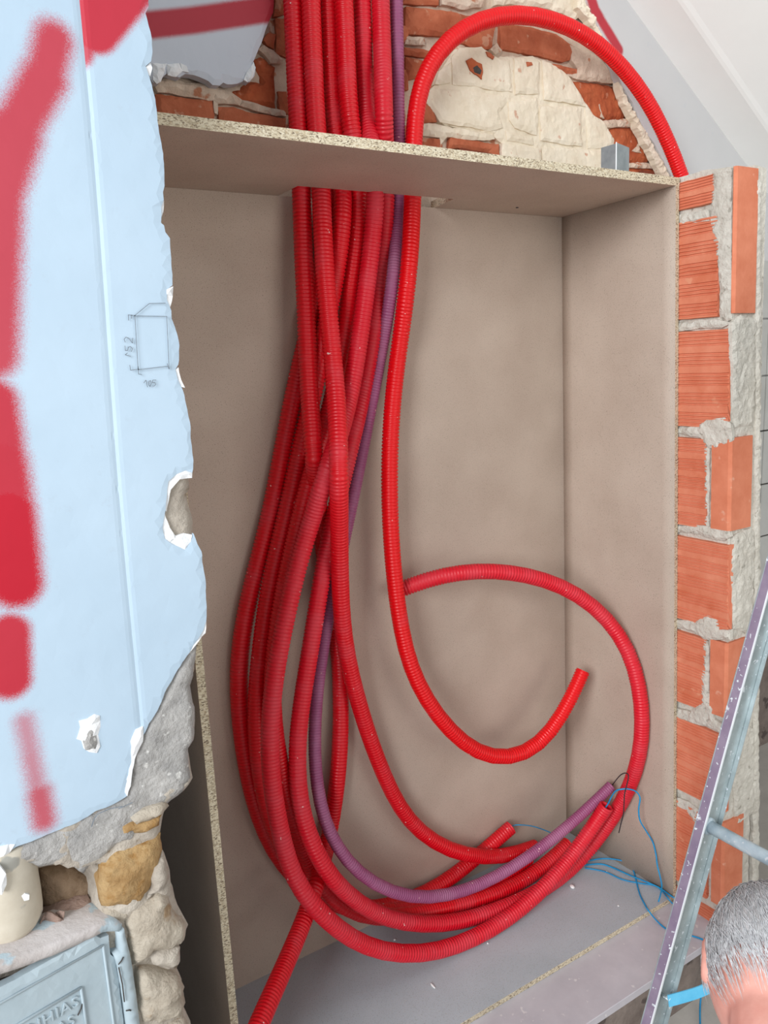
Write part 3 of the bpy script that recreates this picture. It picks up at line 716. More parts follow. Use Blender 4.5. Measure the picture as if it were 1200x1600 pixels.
# curled paper-thin shavings lying in the cavity
for i in range(7):
    p0 = at3(78 + 9 * (i % 4) + rnd.uniform(-3, 3), 1452 + rnd.uniform(-14, 12), YW + .02); pts = []
    for k in range(6):
        a = k / 5; pts.append(p0 + Vector(((a - .5) * .022, .006 * math.sin(a * 5 + i), .008 * math.sin(a * 3 + i) - .004 * a)))
    w = Vector((.002, 0, .006)); V = []; Fc = []
    for p in pts: V += [p - w, p + w]
    for k in range(5): Fc.append((2 * k, 2 * k + 1, 2 * k + 3, 2 * k + 2))
    o = mesh_obj('shaving', V, Fc, M['pink_rubble'], wall_left, True); md = o.modifiers.new('t', 'SOLIDIFY'); md.thickness = .0008
# pencilled sizes on the plaster
def ribbon(lines, w, name, y, parent, mat):
    V = []; Fc = []
    for L in lines:
        P = [Vector((*W(u, v), 0)) for u, v in L]
        for a, b in zip(P[:-1], P[1:]):
            d = (b - a).normalized(); nn = Vector((-d.y, d.x, 0)) * w; s = len(V)
            for q in (a - nn, b - d * 0 - nn, b + nn, a + nn): V.append((q.x, y, q.y))
            Fc.append((s, s + 1, s + 2, s + 3))
    o = mesh_obj(name, V, Fc, mat, parent); md = o.modifiers.new('t', 'SOLIDIFY'); md.thickness = .0002
    return o
PX = lambda L: [(150 + x / 3.405, 430 + y / 3.405) for x, y in L]
SKETCH = [PX(L) for L in ([(200, 218), (280, 152), (366, 150)], [(200, 218), (372, 220)], [(203, 218), (220, 500)], [(372, 220), (385, 500)], [(220, 503), (380, 484)], [(168, 212), (205, 216)], [(168, 212), (170, 242)], [(186, 212), (186, 232)],
                               [(176, 478), (180, 506), (226, 500)], [(221, 486), (222, 526), (240, 529)], [(375, 470), (384, 500)],
                               [(180, 432), (152, 424), (164, 414)],                                      # 1 (turned upright)
                               [(150, 376), (153, 402), (166, 400), (168, 384), (180, 380), (190, 392), (184, 408)],   # 5
                               [(152, 358), (146, 342), (156, 330), (170, 336), (190, 362), (192, 334)],      # 2
                               [(250, 574), (262, 558), (270, 596)], [(278, 566), (286, 560), (290, 576), (284, 592), (276, 584), (278, 566)], [(316, 558), (298, 558), (296, 572), (308, 570), (314, 582), (302, 592)])]  # 105
ribbon(SKETCH, .00035, 'pencil_sketch', YW - .0032, wall_left, M['pencil'])
ribbon([[(142, 1290), (146, 1278), (152, 1270), (170, 1262), (190, 1258)], [(184, 1262), (206, 1252)]], .0005, 'crack', YW - .0032, wall_left, M['pencil'])

# ---- threshold below the cabinet
trim = empty('trim_1', (.8, YW + .1, 0), 'low plinth under the cabinet with a dusty board on top', None, None, 'structure')
bm = bmesh.new(); box(bm, .24, 1.42, YW - .004, 1.35, .0, ZB - .030); bm_obj('plinth', bm, M['concrete'], trim)
bm = bmesh.new(); box(bm, .30, 1.338, YW - .008, 1.34, ZB - .029, ZB - .0125, .001); bm_obj('ledge_board', bm, M['ledge'], trim)

# ------------------------------------------------------------------ chipboard cabinet
cab = empty('chipboard_cabinet', (.8, YF, ZB - .012), 'open grey-brown chipboard cabinet set into the wall, red conduits hanging inside', 'cabinet')
def panel(name, P, edge_faces, sub=0):
    bm = bmesh.new(); hexa(bm, P)
    if sub: bmesh.ops.subdivide_edges(bm, edges=bm.edges[:], cuts=sub, use_grid_fill=True)
    bmesh.ops.recalc_face_normals(bm, faces=bm.faces)
    me = bpy.data.meshes.new(name); bm.to_mesh(me); bm.free(); me.materials.append(M['chip']); me.materials.append(M['chip_edge'])
    for p in me.polygons:
        if edge_faces(p.normal): p.material_index = 1
        if sub and abs(p.normal.x) > .9: p.use_smooth = True
    o = bpy.data.objects.new(name, me); COL.objects.link(o); o.parent = cab; o.matrix_parent_inverse = Matrix.Translation(-cab.location)
    return o
fr = lambda n: abs(n.y) > .9
T_ = .0145
# right side: four measured corners
XF_T, XF_B, XB_T, XB_B = 1.277, 1.3253, 1.3005, 1.311
t2 = .0095
ZT0 = ZS - .0002
panel('side_panel', [(XF_B, YF, ZB), (XF_B + t2, YF, ZB), (XB_B + .014, YB, ZB), (XB_B, YB, ZB), (XF_T, YF, ZT0), (XF_T + t2, YF, ZT0), (XB_T + t2, YB, ZT0), (XB_T, YB, ZT0)], fr, 9)
panel('side_panel', [(.2955, YF, ZB), (.3075, YF, ZB), (.3075, YB, ZB), (.2955, YB, ZB), (.2955, YF, ZT0), (.3075, YF, ZT0), (.3075, YB, ZT0), (.2955, YB, ZT0)], fr)
panel('back_panel', [(.2955, YB, ZB), (1.325, YB, ZB), (1.325, YB + .016, ZB), (.2955, YB + .016, ZB), (.2955, YB, ZT0), (1.31, YB, ZT0), (1.31, YB + .016, ZT0), (.2955, YB + .016, ZT0)], lambda n: abs(n.z) > .9)
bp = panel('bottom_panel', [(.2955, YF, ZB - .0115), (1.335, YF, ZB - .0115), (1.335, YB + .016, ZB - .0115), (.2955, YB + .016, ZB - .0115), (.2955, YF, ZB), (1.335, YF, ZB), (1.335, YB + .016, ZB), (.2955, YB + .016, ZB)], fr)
bp.data.materials[0] = M['chip_skylit']
# top with a notch at the back for the conduits
nx0, nx1, ny = .617, .938, 1.238
o2 = [(.2955, YF), (1.2875, YF), (1.312, YB + .016), (nx1 + .02, YB + .016), (nx1 + .004, ny), (nx0, ny), (nx0, YB + .016), (.2955, YB + .016)]
bm = bmesh.new()
bo = [bm.verts.new((x, y, ZS)) for x, y in o2]; tp = [bm.verts.new((x, y, ZS + T_)) for x, y in o2]
bm.faces.new(bo[::-1]); bm.faces.new(tp)
for i in range(len(o2)):
    j = (i + 1) % len(o2); bm.faces.new((bo[i], bo[j], tp[j], tp[i]))
bmesh.ops.triangulate(bm, faces=[f for f in bm.faces if len(f.verts) > 4])
bmesh.ops.recalc_face_normals(bm, faces=bm.faces)
me = bpy.data.meshes.new('top_panel'); bm.to_mesh(me); bm.free(); me.materials.append(M['chip']); me.materials.append(M['chip_edge'])
for p in me.polygons:
    if abs(p.normal.z) < .5: p.material_index = 1
o = bpy.data.objects.new('top_panel', me); COL.objects.link(o); o.parent = cab; o.matrix_parent_inverse = Matrix.Translation(-cab.location)
# a screw head under the top
p = atz(808, 324, ZS - H - .0); tube('screw_head', [p + Vector((0, 0, .002)), p - Vector((0, 0, .0012))], .003, M['wire'], cab, 10)

# galvanised stud offcut standing on the top
b0 = at3(963, 272, 1.16); zt = ZS + T_
stud = empty('metal_stud', (b0.x, 1.16, zt), 'short galvanised steel stud standing on the cabinet top near its right end', 'metal stud')
xs0, xs1 = at(948, 250, 1.16)[0], at(981, 250, 1.16)[0]; ztop = at(963, 228, 1.16)[1]
def sheet(name, pts, z0, z1, mat, parent, t=.0012):
    V = []; Fc = []
    for x, y in pts: V += [(x, y, z0), (x, y, z1)]
    for i in range(len(pts) - 1): Fc.append((2 * i, 2 * i + 2, 2 * i + 3, 2 * i + 1))
    o = mesh_obj(name, V, Fc, mat, parent); md = o.modifiers.new('t', 'SOLIDIFY'); md.thickness = t; md.offset = 0; return o
xm = xs0 + (xs1 - xs0) * .10
sheet('web', [(xm, 1.142), (xs1 + .003, 1.160)], zt + .0008, ztop, M['galv'], stud)
sheet('flange', [(xm - .0002, 1.1425), (xs0 + .002, 1.176), (xs0 + .010, 1.178)], zt + .0008, ztop - .002, M['galv'], stud)
sheet('flange', [(xs1 + .003, 1.1605), (xs1 - .010, 1.188), (xs1 - .018, 1.184)], zt + .0008, ztop - .002, M['galv'], stud)
sheet('bright_edge', [(xm - .0010, 1.1415), (xm + .0012, 1.1412)], zt + .0008, ztop + .0005, M['alu_bright'], stud)  # thin bright strip painted as the highlight along the bend

# ------------------------------------------------------------------ corrugated conduits
PATH = {
    'C1': [[0.6635,1.2991,0.7357],[0.663,1.2993,0.707],[0.6624,1.2995,0.6783],[0.6618,1.2996,0.6501],[0.6611,1.2996,0.623],[0.6603,1.2997,0.5965],[0.6596,1.2998,0.5698],[0.659,1.3,0.5424],[0.6584,1.3001,0.5144],[0.6576,1.2999,0.486],[0.6565,1.299,0.4571],[0.6551,1.2974,0.4276],[0.6535,1.2949,0.3976],[0.6518,1.292,0.3681],[0.6499,1.289,0.34],[0.6477,1.2861,0.3128],[0.6454,1.2833,0.2846],[0.6429,1.2806,0.2545],[0.6402,1.2778,0.2227],[0.6376,1.2746,0.1907],[0.6352,1.271,0.1591],[0.6329,1.2674,0.1276],[0.6308,1.2642,0.096],[0.6286,1.2616,0.0641],[0.6263,1.2595,0.0317],[0.6236,1.2565,-0.0003],[0.62,1.2505,-0.0324],[0.6146,1.2392,-0.0648],[0.6069,1.2224,-0.0956],[0.5983,1.2041,-0.1245],[0.5943,1.1958,-0.1545],[0.5939,1.1943,-0.187],[0.6385,1.2825,-0.237],[0.6484,1.2993,-0.2774],[0.6508,1.2994,-0.3156],[0.6539,1.2992,-0.3537],[0.6579,1.2989,-0.3917],[0.6622,1.2987,-0.4296],[0.6663,1.2988,-0.4673],[0.6697,1.299,-0.5048],[0.6722,1.2992,-0.5421],[0.6732,1.2993,-0.5788],[0.673,1.2994,-0.6151],[0.6715,1.2993,-0.6514],[0.6689,1.2983,-0.6872],[0.6646,1.2958,-0.7222],[0.659,1.2922,-0.7565],[0.6525,1.2892,-0.7914],[0.6462,1.289,-0.8284],[0.6404,1.2925,-0.8678],[0.6342,1.2976,-0.9087],[0.6251,1.2994,-0.9463],[0.6084,1.2877,-0.9714],[0.5635,1.2173,-0.9482],[0.5414,1.1958,-0.9599],[0.5216,1.1803,-0.9753],[0.502,1.1669,-0.9913],[0.479,1.1474,-1.0007],[0.4538,1.123,-1.0043],[0.428,1.0964,-1.0046],[0.4031,1.0703,-1.004],[0.38,1.0466,-1.0042],[0.3589,1.0257,-1.0054],[0.3398,1.0071,-1.0073],[0.3217,0.9892,-1.0095],[0.3128,0.98,-1.0103]],
    'C2': [[0.6854,1.2749,0.7297],[0.6844,1.2747,0.7009],[0.6834,1.2745,0.6721],[0.6825,1.2743,0.644],[0.6817,1.2743,0.6171],[0.6811,1.2744,0.5908],[0.6806,1.2746,0.5644],[0.6802,1.2749,0.5372],[0.6797,1.275,0.5094],[0.6791,1.2749,0.4813],[0.6782,1.2744,0.4527],[0.6775,1.2731,0.4235],[0.6768,1.2708,0.3939],[0.6759,1.2674,0.3645],[0.6739,1.2627,0.3362],[0.6711,1.2572,0.3085],[0.6676,1.2513,0.2799],[0.6637,1.2453,0.2495],[0.6601,1.2398,0.2177],[0.6571,1.2347,0.1858],[0.6549,1.2302,0.1543],[0.6535,1.2261,0.1231],[0.6527,1.2227,0.0924],[0.6523,1.2198,0.0622],[0.6522,1.217,0.0326],[0.6515,1.213,0.003],[0.6489,1.2059,-0.0278],[0.6431,1.1936,-0.0595],[0.6333,1.1754,-0.0906],[0.6211,1.154,-0.1206],[0.6112,1.1381,-0.1498],[0.6063,1.1317,-0.1795],[0.6101,1.142,-0.2128],[0.6223,1.1685,-0.2504],[0.6301,1.1868,-0.2876],[0.6358,1.201,-0.3247],[0.6396,1.2113,-0.3612],[0.6427,1.2195,-0.3973],[0.6461,1.2273,-0.4333],[0.6505,1.2354,-0.47],[0.6566,1.2437,-0.5094],[0.6648,1.2517,-0.5517],[0.6754,1.2588,-0.596],[0.6877,1.2649,-0.6408],[0.6999,1.2699,-0.6835],[0.7115,1.2739,-0.724],[0.724,1.2771,-0.7643],[0.7377,1.2797,-0.8056],[0.7528,1.282,-0.848],[0.7692,1.2839,-0.891],[0.7878,1.2851,-0.9333],[0.8097,1.2849,-0.9739],[0.8371,1.2828,-1.0124],[0.8702,1.2785,-1.0478],[0.9072,1.2728,-1.0785],[0.9482,1.2672,-1.1049],[0.9966,1.265,-1.1298],[1.0532,1.2698,-1.1543],[1.1126,1.2784,-1.173],[1.1683,1.28,-1.1775]],
    'C3': [[0.7354,1.3033,0.7538],[0.7341,1.3032,0.724],[0.7328,1.303,0.6942],[0.7317,1.3028,0.6651],[0.7308,1.3027,0.6371],[0.7302,1.3026,0.6098],[0.7296,1.3024,0.5824],[0.7291,1.3022,0.5541],[0.7284,1.302,0.5252],[0.7277,1.3016,0.496],[0.727,1.3013,0.4665],[0.7277,1.3013,0.437],[0.7304,1.3022,0.4075],[0.7342,1.303,0.3784],[0.738,1.3036,0.3505],[0.728,1.2817,0.3177],[0.7186,1.2655,0.2863],[0.7121,1.2593,0.2563],[0.7074,1.2596,0.2266],[0.7032,1.2633,0.1969],[0.6978,1.267,0.1667],[0.6907,1.2695,0.1359],[0.6822,1.2706,0.1047],[0.6732,1.2713,0.0732],[0.6648,1.2726,0.0409],[0.6568,1.2744,0.0079],[0.6484,1.2763,-0.0249],[0.6391,1.2777,-0.057],[0.6289,1.2784,-0.0885],[0.6182,1.2787,-0.1193],[0.6067,1.277,-0.1497],[0.5989,1.2814,-0.1812],[0.586,1.2739,-0.2116],[0.5756,1.272,-0.2425],[0.565,1.2712,-0.2725],[0.5542,1.271,-0.3019],[0.5433,1.2709,-0.3322],[0.5326,1.2708,-0.3647],[0.5226,1.2705,-0.3985],[0.5137,1.2701,-0.4319],[0.506,1.2697,-0.4646],[0.499,1.2693,-0.4972],[0.4922,1.269,-0.53],[0.4862,1.2687,-0.5632],[0.4811,1.2686,-0.5968],[0.4774,1.2684,-0.631],[0.4751,1.2681,-0.6658],[0.4745,1.2674,-0.7011],[0.4755,1.2663,-0.737],[0.4781,1.2651,-0.7735],[0.4826,1.2643,-0.8108],[0.4899,1.2646,-0.8494],[0.5018,1.2663,-0.8906],[0.5189,1.2699,-0.9342],[0.5382,1.2706,-0.9747],[0.5609,1.2711,-1.0132],[0.5856,1.2657,-1.0455],[0.6159,1.2603,-1.0755],[0.6526,1.2561,-1.1029],[0.6952,1.2537,-1.1271],[0.7416,1.2529,-1.1479],[0.7903,1.2531,-1.1649],[0.841,1.2533,-1.1775],[0.8918,1.2526,-1.1853],[0.9399,1.2504,-1.1884],[0.9851,1.2471,-1.1869],[1.0299,1.2438,-1.1811],[1.0736,1.2425,-1.1729],[1.1166,1.2459,-1.1666]],
    'C4': [[0.7465,1.2723,0.7424],[0.7459,1.2726,0.7133],[0.7453,1.2727,0.6841],[0.7449,1.2729,0.6556],[0.7449,1.2731,0.6283],[0.745,1.2735,0.6017],[0.7451,1.2737,0.5747],[0.7446,1.2733,0.5467],[0.7435,1.272,0.5177],[0.7419,1.27,0.4883],[0.7407,1.2686,0.4588],[0.7422,1.2689,0.4298],[0.7486,1.2736,0.4021],[0.7561,1.2784,0.3745],[0.7605,1.2795,0.3468],[0.767,1.2881,0.321],[0.7647,1.2873,0.2906],[0.7592,1.2861,0.2579],[0.7522,1.285,0.225],[0.745,1.2843,0.1928],[0.7381,1.2842,0.1608],[0.7317,1.2844,0.1287],[0.7255,1.2849,0.0963],[0.7188,1.2852,0.063],[0.7108,1.2849,0.0288],[0.7006,1.2834,-0.0057],[0.6885,1.2805,-0.0396],[0.6754,1.2758,-0.071],[0.6619,1.2701,-0.1002],[0.6477,1.2643,-0.1286],[0.6317,1.2563,-0.1566],[0.6221,1.2609,-0.1856],[0.5926,1.2241,-0.2086],[0.5869,1.2355,-0.2407],[0.5767,1.2372,-0.2726],[0.5665,1.2392,-0.3054],[0.5561,1.2406,-0.3385],[0.546,1.241,-0.371],[0.5366,1.2407,-0.4029],[0.5279,1.2402,-0.4348],[0.5199,1.2396,-0.4669],[0.5128,1.2392,-0.4995],[0.5066,1.2392,-0.5334],[0.5018,1.2395,-0.568],[0.4994,1.2401,-0.6014],[0.4994,1.2407,-0.6338],[0.501,1.241,-0.6677],[0.5039,1.2409,-0.7037],[0.5077,1.2403,-0.7407],[0.5124,1.2396,-0.7779],[0.5187,1.2404,-0.816],[0.527,1.2435,-0.8555],[0.5375,1.249,-0.8962],[0.549,1.2526,-0.9357],[0.5584,1.2452,-0.9675],[0.5728,1.242,-1.0026],[0.5882,1.2318,-1.0308],[0.6106,1.2248,-1.0591],[0.6418,1.221,-1.0869],[0.6814,1.2199,-1.1119],[0.7239,1.2205,-1.1313],[0.7653,1.2214,-1.145],[0.8072,1.2217,-1.1561],[0.8506,1.2211,-1.1661],[0.8968,1.2193,-1.1755],[0.9462,1.2167,-1.184],[0.9962,1.2143,-1.1898],[1.0444,1.2134,-1.1916],[1.0925,1.2152,-1.19],[1.1401,1.2184,-1.1841],[1.1838,1.2212,-1.1734],[1.2222,1.222,-1.1584]],
    'K': [[0.8028,1.302,0.7685],[0.8017,1.3019,0.738],[0.8006,1.3017,0.7076],[0.7998,1.3016,0.6778],[0.7993,1.3017,0.6494],[0.7991,1.3019,0.6217],[0.7987,1.302,0.5937],[0.7989,1.3032,0.5653],[0.7997,1.3056,0.5367],[0.8005,1.308,0.5078],[0.7997,1.3071,0.4773],[0.7952,1.2976,0.4437],[0.7861,1.277,0.4068],[0.7678,1.2402,0.3666],[0.7663,1.2326,0.3373],[0.7708,1.2381,0.3119],[0.7747,1.2471,0.2859],[0.7749,1.254,0.2568],[0.771,1.2571,0.2249],[0.7646,1.257,0.192],[0.7568,1.255,0.1593],[0.7485,1.2526,0.1268],[0.7401,1.2506,0.0943],[0.732,1.2493,0.0615],[0.7238,1.2482,0.0284],[0.7146,1.2462,-0.0044],[0.7029,1.2412,-0.037],[0.6867,1.231,-0.0695],[0.6656,1.2141,-0.1],[0.6413,1.1923,-0.1272],[0.6178,1.1724,-0.1522],[0.6007,1.164,-0.1774],[0.5902,1.1668,-0.2041],[0.5898,1.1889,-0.2347],[0.5827,1.1979,-0.2633],[0.5728,1.2018,-0.291],[0.5613,1.2013,-0.3178],[0.5493,1.1984,-0.344],[0.5381,1.195,-0.37],[0.5279,1.1923,-0.3963],[0.5184,1.1906,-0.4228],[0.5095,1.19,-0.4498],[0.5011,1.1898,-0.477],[0.4936,1.1898,-0.5045],[0.4867,1.1896,-0.5321],[0.4806,1.189,-0.56],[0.4753,1.1882,-0.588],[0.4707,1.1871,-0.6163],[0.4672,1.1858,-0.6449],[0.465,1.1846,-0.674],[0.4642,1.1834,-0.7038],[0.465,1.1824,-0.7344],[0.467,1.1813,-0.7657],[0.4699,1.1797,-0.7982],[0.4732,1.177,-0.8333],[0.4775,1.1724,-0.8688],[0.4842,1.1653,-0.9003],[0.4942,1.1561,-0.9282],[0.5085,1.1471,-0.9568],[0.5286,1.1426,-0.9897],[0.554,1.1429,-1.0257],[0.582,1.1441,-1.0605],[0.6119,1.1445,-1.0915],[0.6466,1.1437,-1.1196],[0.6887,1.1422,-1.1458],[0.7339,1.1406,-1.1666],[0.7776,1.1393,-1.1799],[0.8207,1.1384,-1.1874],[0.8649,1.1379,-1.191],[0.91,1.1377,-1.1913],[0.9544,1.1376,-1.1875],[0.9978,1.1378,-1.1792],[1.0408,1.1386,-1.1676],[1.0817,1.1404,-1.1546],[1.1203,1.1436,-1.141],[1.1583,1.1474,-1.1247],[1.1945,1.1502,-1.104],[1.2252,1.1486,-1.0777],[1.2454,1.1382,-1.0431],[1.25,1.1282,-1.0214]],
    'M': [[0.8272,1.28,0.7641],[0.8264,1.28,0.7339],[0.8255,1.2799,0.7036],[0.8251,1.2802,0.6742],[0.8254,1.2813,0.6464],[0.8263,1.2829,0.6194],[0.827,1.2844,0.5921],[0.8252,1.2824,0.5623],[0.8196,1.2744,0.5296],[0.8101,1.2606,0.4947],[0.7996,1.2451,0.4594],[0.7942,1.2375,0.4273],[0.8,1.2474,0.4008],[0.8235,1.2849,0.3824],[0.8325,1.2992,0.3573],[0.8335,1.3014,0.3291],[0.8306,1.2994,0.2988],[0.8275,1.2992,0.2671],[0.8233,1.2994,0.2348],[0.8179,1.2994,0.2028],[0.8118,1.2994,0.171],[0.8051,1.2994,0.1385],[0.7979,1.2994,0.1047],[0.7904,1.2994,0.0707],[0.7829,1.2994,0.0378],[0.7751,1.2994,0.0052],[0.7663,1.2994,-0.0281],[0.7559,1.2994,-0.0626],[0.7304,1.2745,-0.0954],[0.7144,1.2659,-0.1274],[0.7031,1.2654,-0.1594],[0.6927,1.2665,-0.1916],[0.6809,1.2655,-0.2243],[0.6671,1.2613,-0.2577],[0.6523,1.2549,-0.2911],[0.6379,1.2478,-0.3241],[0.6249,1.2414,-0.3555],[0.6137,1.2363,-0.3847],[0.6038,1.2327,-0.4143],[0.5946,1.2306,-0.4468],[0.5856,1.2297,-0.4814],[0.5767,1.2296,-0.5164],[0.5682,1.2298,-0.5499],[0.5603,1.2298,-0.5809],[0.5528,1.2291,-0.6103],[0.5455,1.2274,-0.6391],[0.5389,1.2244,-0.6677],[0.5333,1.2204,-0.6962],[0.5289,1.2158,-0.7247],[0.5259,1.2112,-0.7538],[0.525,1.207,-0.7838],[0.5269,1.2022,-0.815],[0.5318,1.1963,-0.8484],[0.5403,1.1893,-0.8841],[0.5521,1.1824,-0.9185],[0.5684,1.1782,-0.952],[0.5926,1.1803,-0.9903],[0.6226,1.1846,-1.0298],[0.6547,1.1879,-1.0653],[0.688,1.1891,-1.0955],[0.7257,1.1886,-1.1225],[0.7706,1.1871,-1.1474],[0.8176,1.185,-1.1669],[0.8611,1.182,-1.1787],[0.9033,1.1781,-1.1853],[0.9482,1.1737,-1.1892],[0.9963,1.1695,-1.1911],[1.0443,1.1669,-1.1916],[1.0913,1.1675,-1.1916],[1.139,1.1717,-1.1908],[1.1847,1.1765,-1.1855],[1.2247,1.1783,-1.1722],[1.2565,1.1746,-1.1492],[1.2794,1.1641,-1.1165],[1.2936,1.1475,-1.0759],[1.2998,1.1268,-1.0304],[1.3002,1.1057,-0.9828],[1.2987,1.088,-0.9352],[1.2968,1.0759,-0.889],[1.2946,1.0688,-0.8456],[1.2929,1.0665,-0.8036],[1.2917,1.0688,-0.7615],[1.2911,1.0757,-0.7208],[1.2906,1.0872,-0.6828],[1.2877,1.103,-0.6466],[1.278,1.1208,-0.6112],[1.2593,1.1381,-0.5768],[1.2324,1.1535,-0.5446],[1.1987,1.1662,-0.5155],[1.1592,1.1767,-0.4899],[1.1157,1.1856,-0.4688],[1.0723,1.1938,-0.4528],[1.033,1.2022,-0.4414],[0.9968,1.211,-0.4338],[0.962,1.2207,-0.4294],[0.9279,1.2313,-0.4283],[0.8946,1.2429,-0.4307],[0.8633,1.2557,-0.4367],[0.8334,1.2697,-0.4457],[0.803,1.285,-0.4568]],
    'P': [[0.873,1.298,0.7825],[0.8723,1.298,0.7516],[0.8716,1.2981,0.7206],[0.871,1.2981,0.6903],[0.8704,1.2981,0.6611],[0.8697,1.2979,0.6326],[0.8688,1.2975,0.6037],[0.8677,1.2972,0.574],[0.8668,1.2972,0.5438],[0.8663,1.2982,0.5137],[0.8667,1.3002,0.4837],[0.8679,1.3032,0.4536],[0.8694,1.3064,0.423],[0.8702,1.3084,0.3924],[0.869,1.3079,0.3625],[0.8661,1.3059,0.3329],[0.8622,1.3037,0.3022],[0.8583,1.3031,0.2696],[0.8436,1.2875,0.2325],[0.8247,1.2666,0.1951],[0.8159,1.2623,0.1612],[0.8105,1.2646,0.1284],[0.8066,1.2707,0.0955],[0.8159,1.2992,0.0628],[0.8061,1.2992,0.0275],[0.7985,1.3031,-0.0069],[0.7892,1.3031,-0.0395],[0.7613,1.2711,-0.0687],[0.7678,1.2959,-0.0999],[0.7594,1.2963,-0.1299],[0.748,1.2921,-0.1595],[0.7355,1.286,-0.1888],[0.7233,1.2801,-0.2178],[0.7116,1.2753,-0.247],[0.7,1.2717,-0.2778],[0.6879,1.2691,-0.3112],[0.6755,1.2672,-0.3465],[0.6635,1.2661,-0.382],[0.6525,1.2656,-0.4163],[0.6429,1.2659,-0.4489],[0.6348,1.2669,-0.4803],[0.6276,1.2682,-0.5114],[0.6205,1.2693,-0.5425],[0.6133,1.2698,-0.5734],[0.6066,1.2691,-0.6042],[0.6005,1.2671,-0.635],[0.5945,1.2639,-0.6659],[0.5888,1.2596,-0.6967],[0.5841,1.2545,-0.7273],[0.5807,1.2489,-0.7593],[0.5791,1.2428,-0.7933],[0.5795,1.2364,-0.8259],[0.5825,1.2296,-0.8558],[0.5891,1.2226,-0.8852],[0.6,1.2154,-0.9157],[0.6151,1.2082,-0.9468],[0.6354,1.2013,-0.9781],[0.6639,1.1949,-1.0115],[0.7018,1.1895,-1.045],[0.7452,1.1852,-1.0724],[0.7895,1.1821,-1.0906],[0.8326,1.18,-1.1015],[0.8755,1.1785,-1.1082],[0.917,1.177,-1.1109],[0.9577,1.1752,-1.1094],[1.0003,1.1731,-1.104],[1.0434,1.1708,-1.0955],[1.0835,1.1687,-1.0855],[1.1229,1.1669,-1.074],[1.1647,1.1651,-1.0603],[1.2078,1.1626,-1.0431],[1.2498,1.158,-1.0216],[1.2885,1.15,-0.9954]],
    'A': [[1.7118,1.29,0.3289],[1.6899,1.29,0.3699],[1.6675,1.2901,0.4084],[1.6439,1.29,0.4429],[1.619,1.2898,0.4748],[1.5927,1.2893,0.5056],[1.5647,1.2886,0.5354],[1.5331,1.2877,0.5635],[1.4971,1.2869,0.5897],[1.458,1.2861,0.6131],[1.4182,1.2854,0.6328],[1.3782,1.285,0.6487],[1.3366,1.2848,0.6609],[1.2924,1.2848,0.6692],[1.2461,1.2848,0.6734],[1.1984,1.2848,0.6735],[1.1494,1.2849,0.6686],[1.0998,1.2851,0.6578],[1.0535,1.2857,0.6415],[1.0134,1.2867,0.6206],[0.9794,1.2879,0.596],[0.951,1.2892,0.5681],[0.9289,1.2902,0.5388],[0.9136,1.2905,0.5099],[0.903,1.2898,0.4799],[0.8951,1.2882,0.4468],[0.8893,1.2858,0.4122],[0.885,1.283,0.378],[0.8805,1.2792,0.3453],[0.8741,1.2733,0.3132],[0.8658,1.2651,0.2803],[0.8561,1.2553,0.2454],[0.846,1.246,0.2098],[0.8371,1.2397,0.1754],[0.832,1.2405,0.1426],[0.8307,1.248,0.1103],[0.8342,1.2637,0.0781],[0.8336,1.2741,0.0447],[0.827,1.276,0.0105],[0.8169,1.2717,-0.0237],[0.8065,1.2655,-0.0578],[0.7979,1.2604,-0.0919],[0.7912,1.257,-0.1262],[0.7862,1.2549,-0.1608],[0.7823,1.2533,-0.1959],[0.7793,1.2519,-0.2312],[0.7772,1.2506,-0.2662],[0.776,1.2494,-0.3007],[0.7757,1.2484,-0.3348],[0.7762,1.2476,-0.3695],[0.7774,1.2468,-0.4068],[0.7794,1.2459,-0.4464],[0.7825,1.2448,-0.4862],[0.787,1.2434,-0.5257],[0.793,1.2415,-0.5648],[0.8016,1.2392,-0.6035],[0.8147,1.2364,-0.6423],[0.8334,1.2334,-0.6831],[0.8578,1.2302,-0.7254],[0.8865,1.2271,-0.7661],[0.9179,1.224,-0.8024],[0.9517,1.2212,-0.8331],[0.9905,1.2185,-0.8575],[1.0359,1.216,-0.8731],[1.0819,1.2138,-0.876],[1.1222,1.2121,-0.8653],[1.1585,1.2109,-0.8431],[1.1917,1.2102,-0.8127],[1.221,1.21,-0.7775],[1.2463,1.21,-0.7402],[1.2581,1.21,-0.7211]],
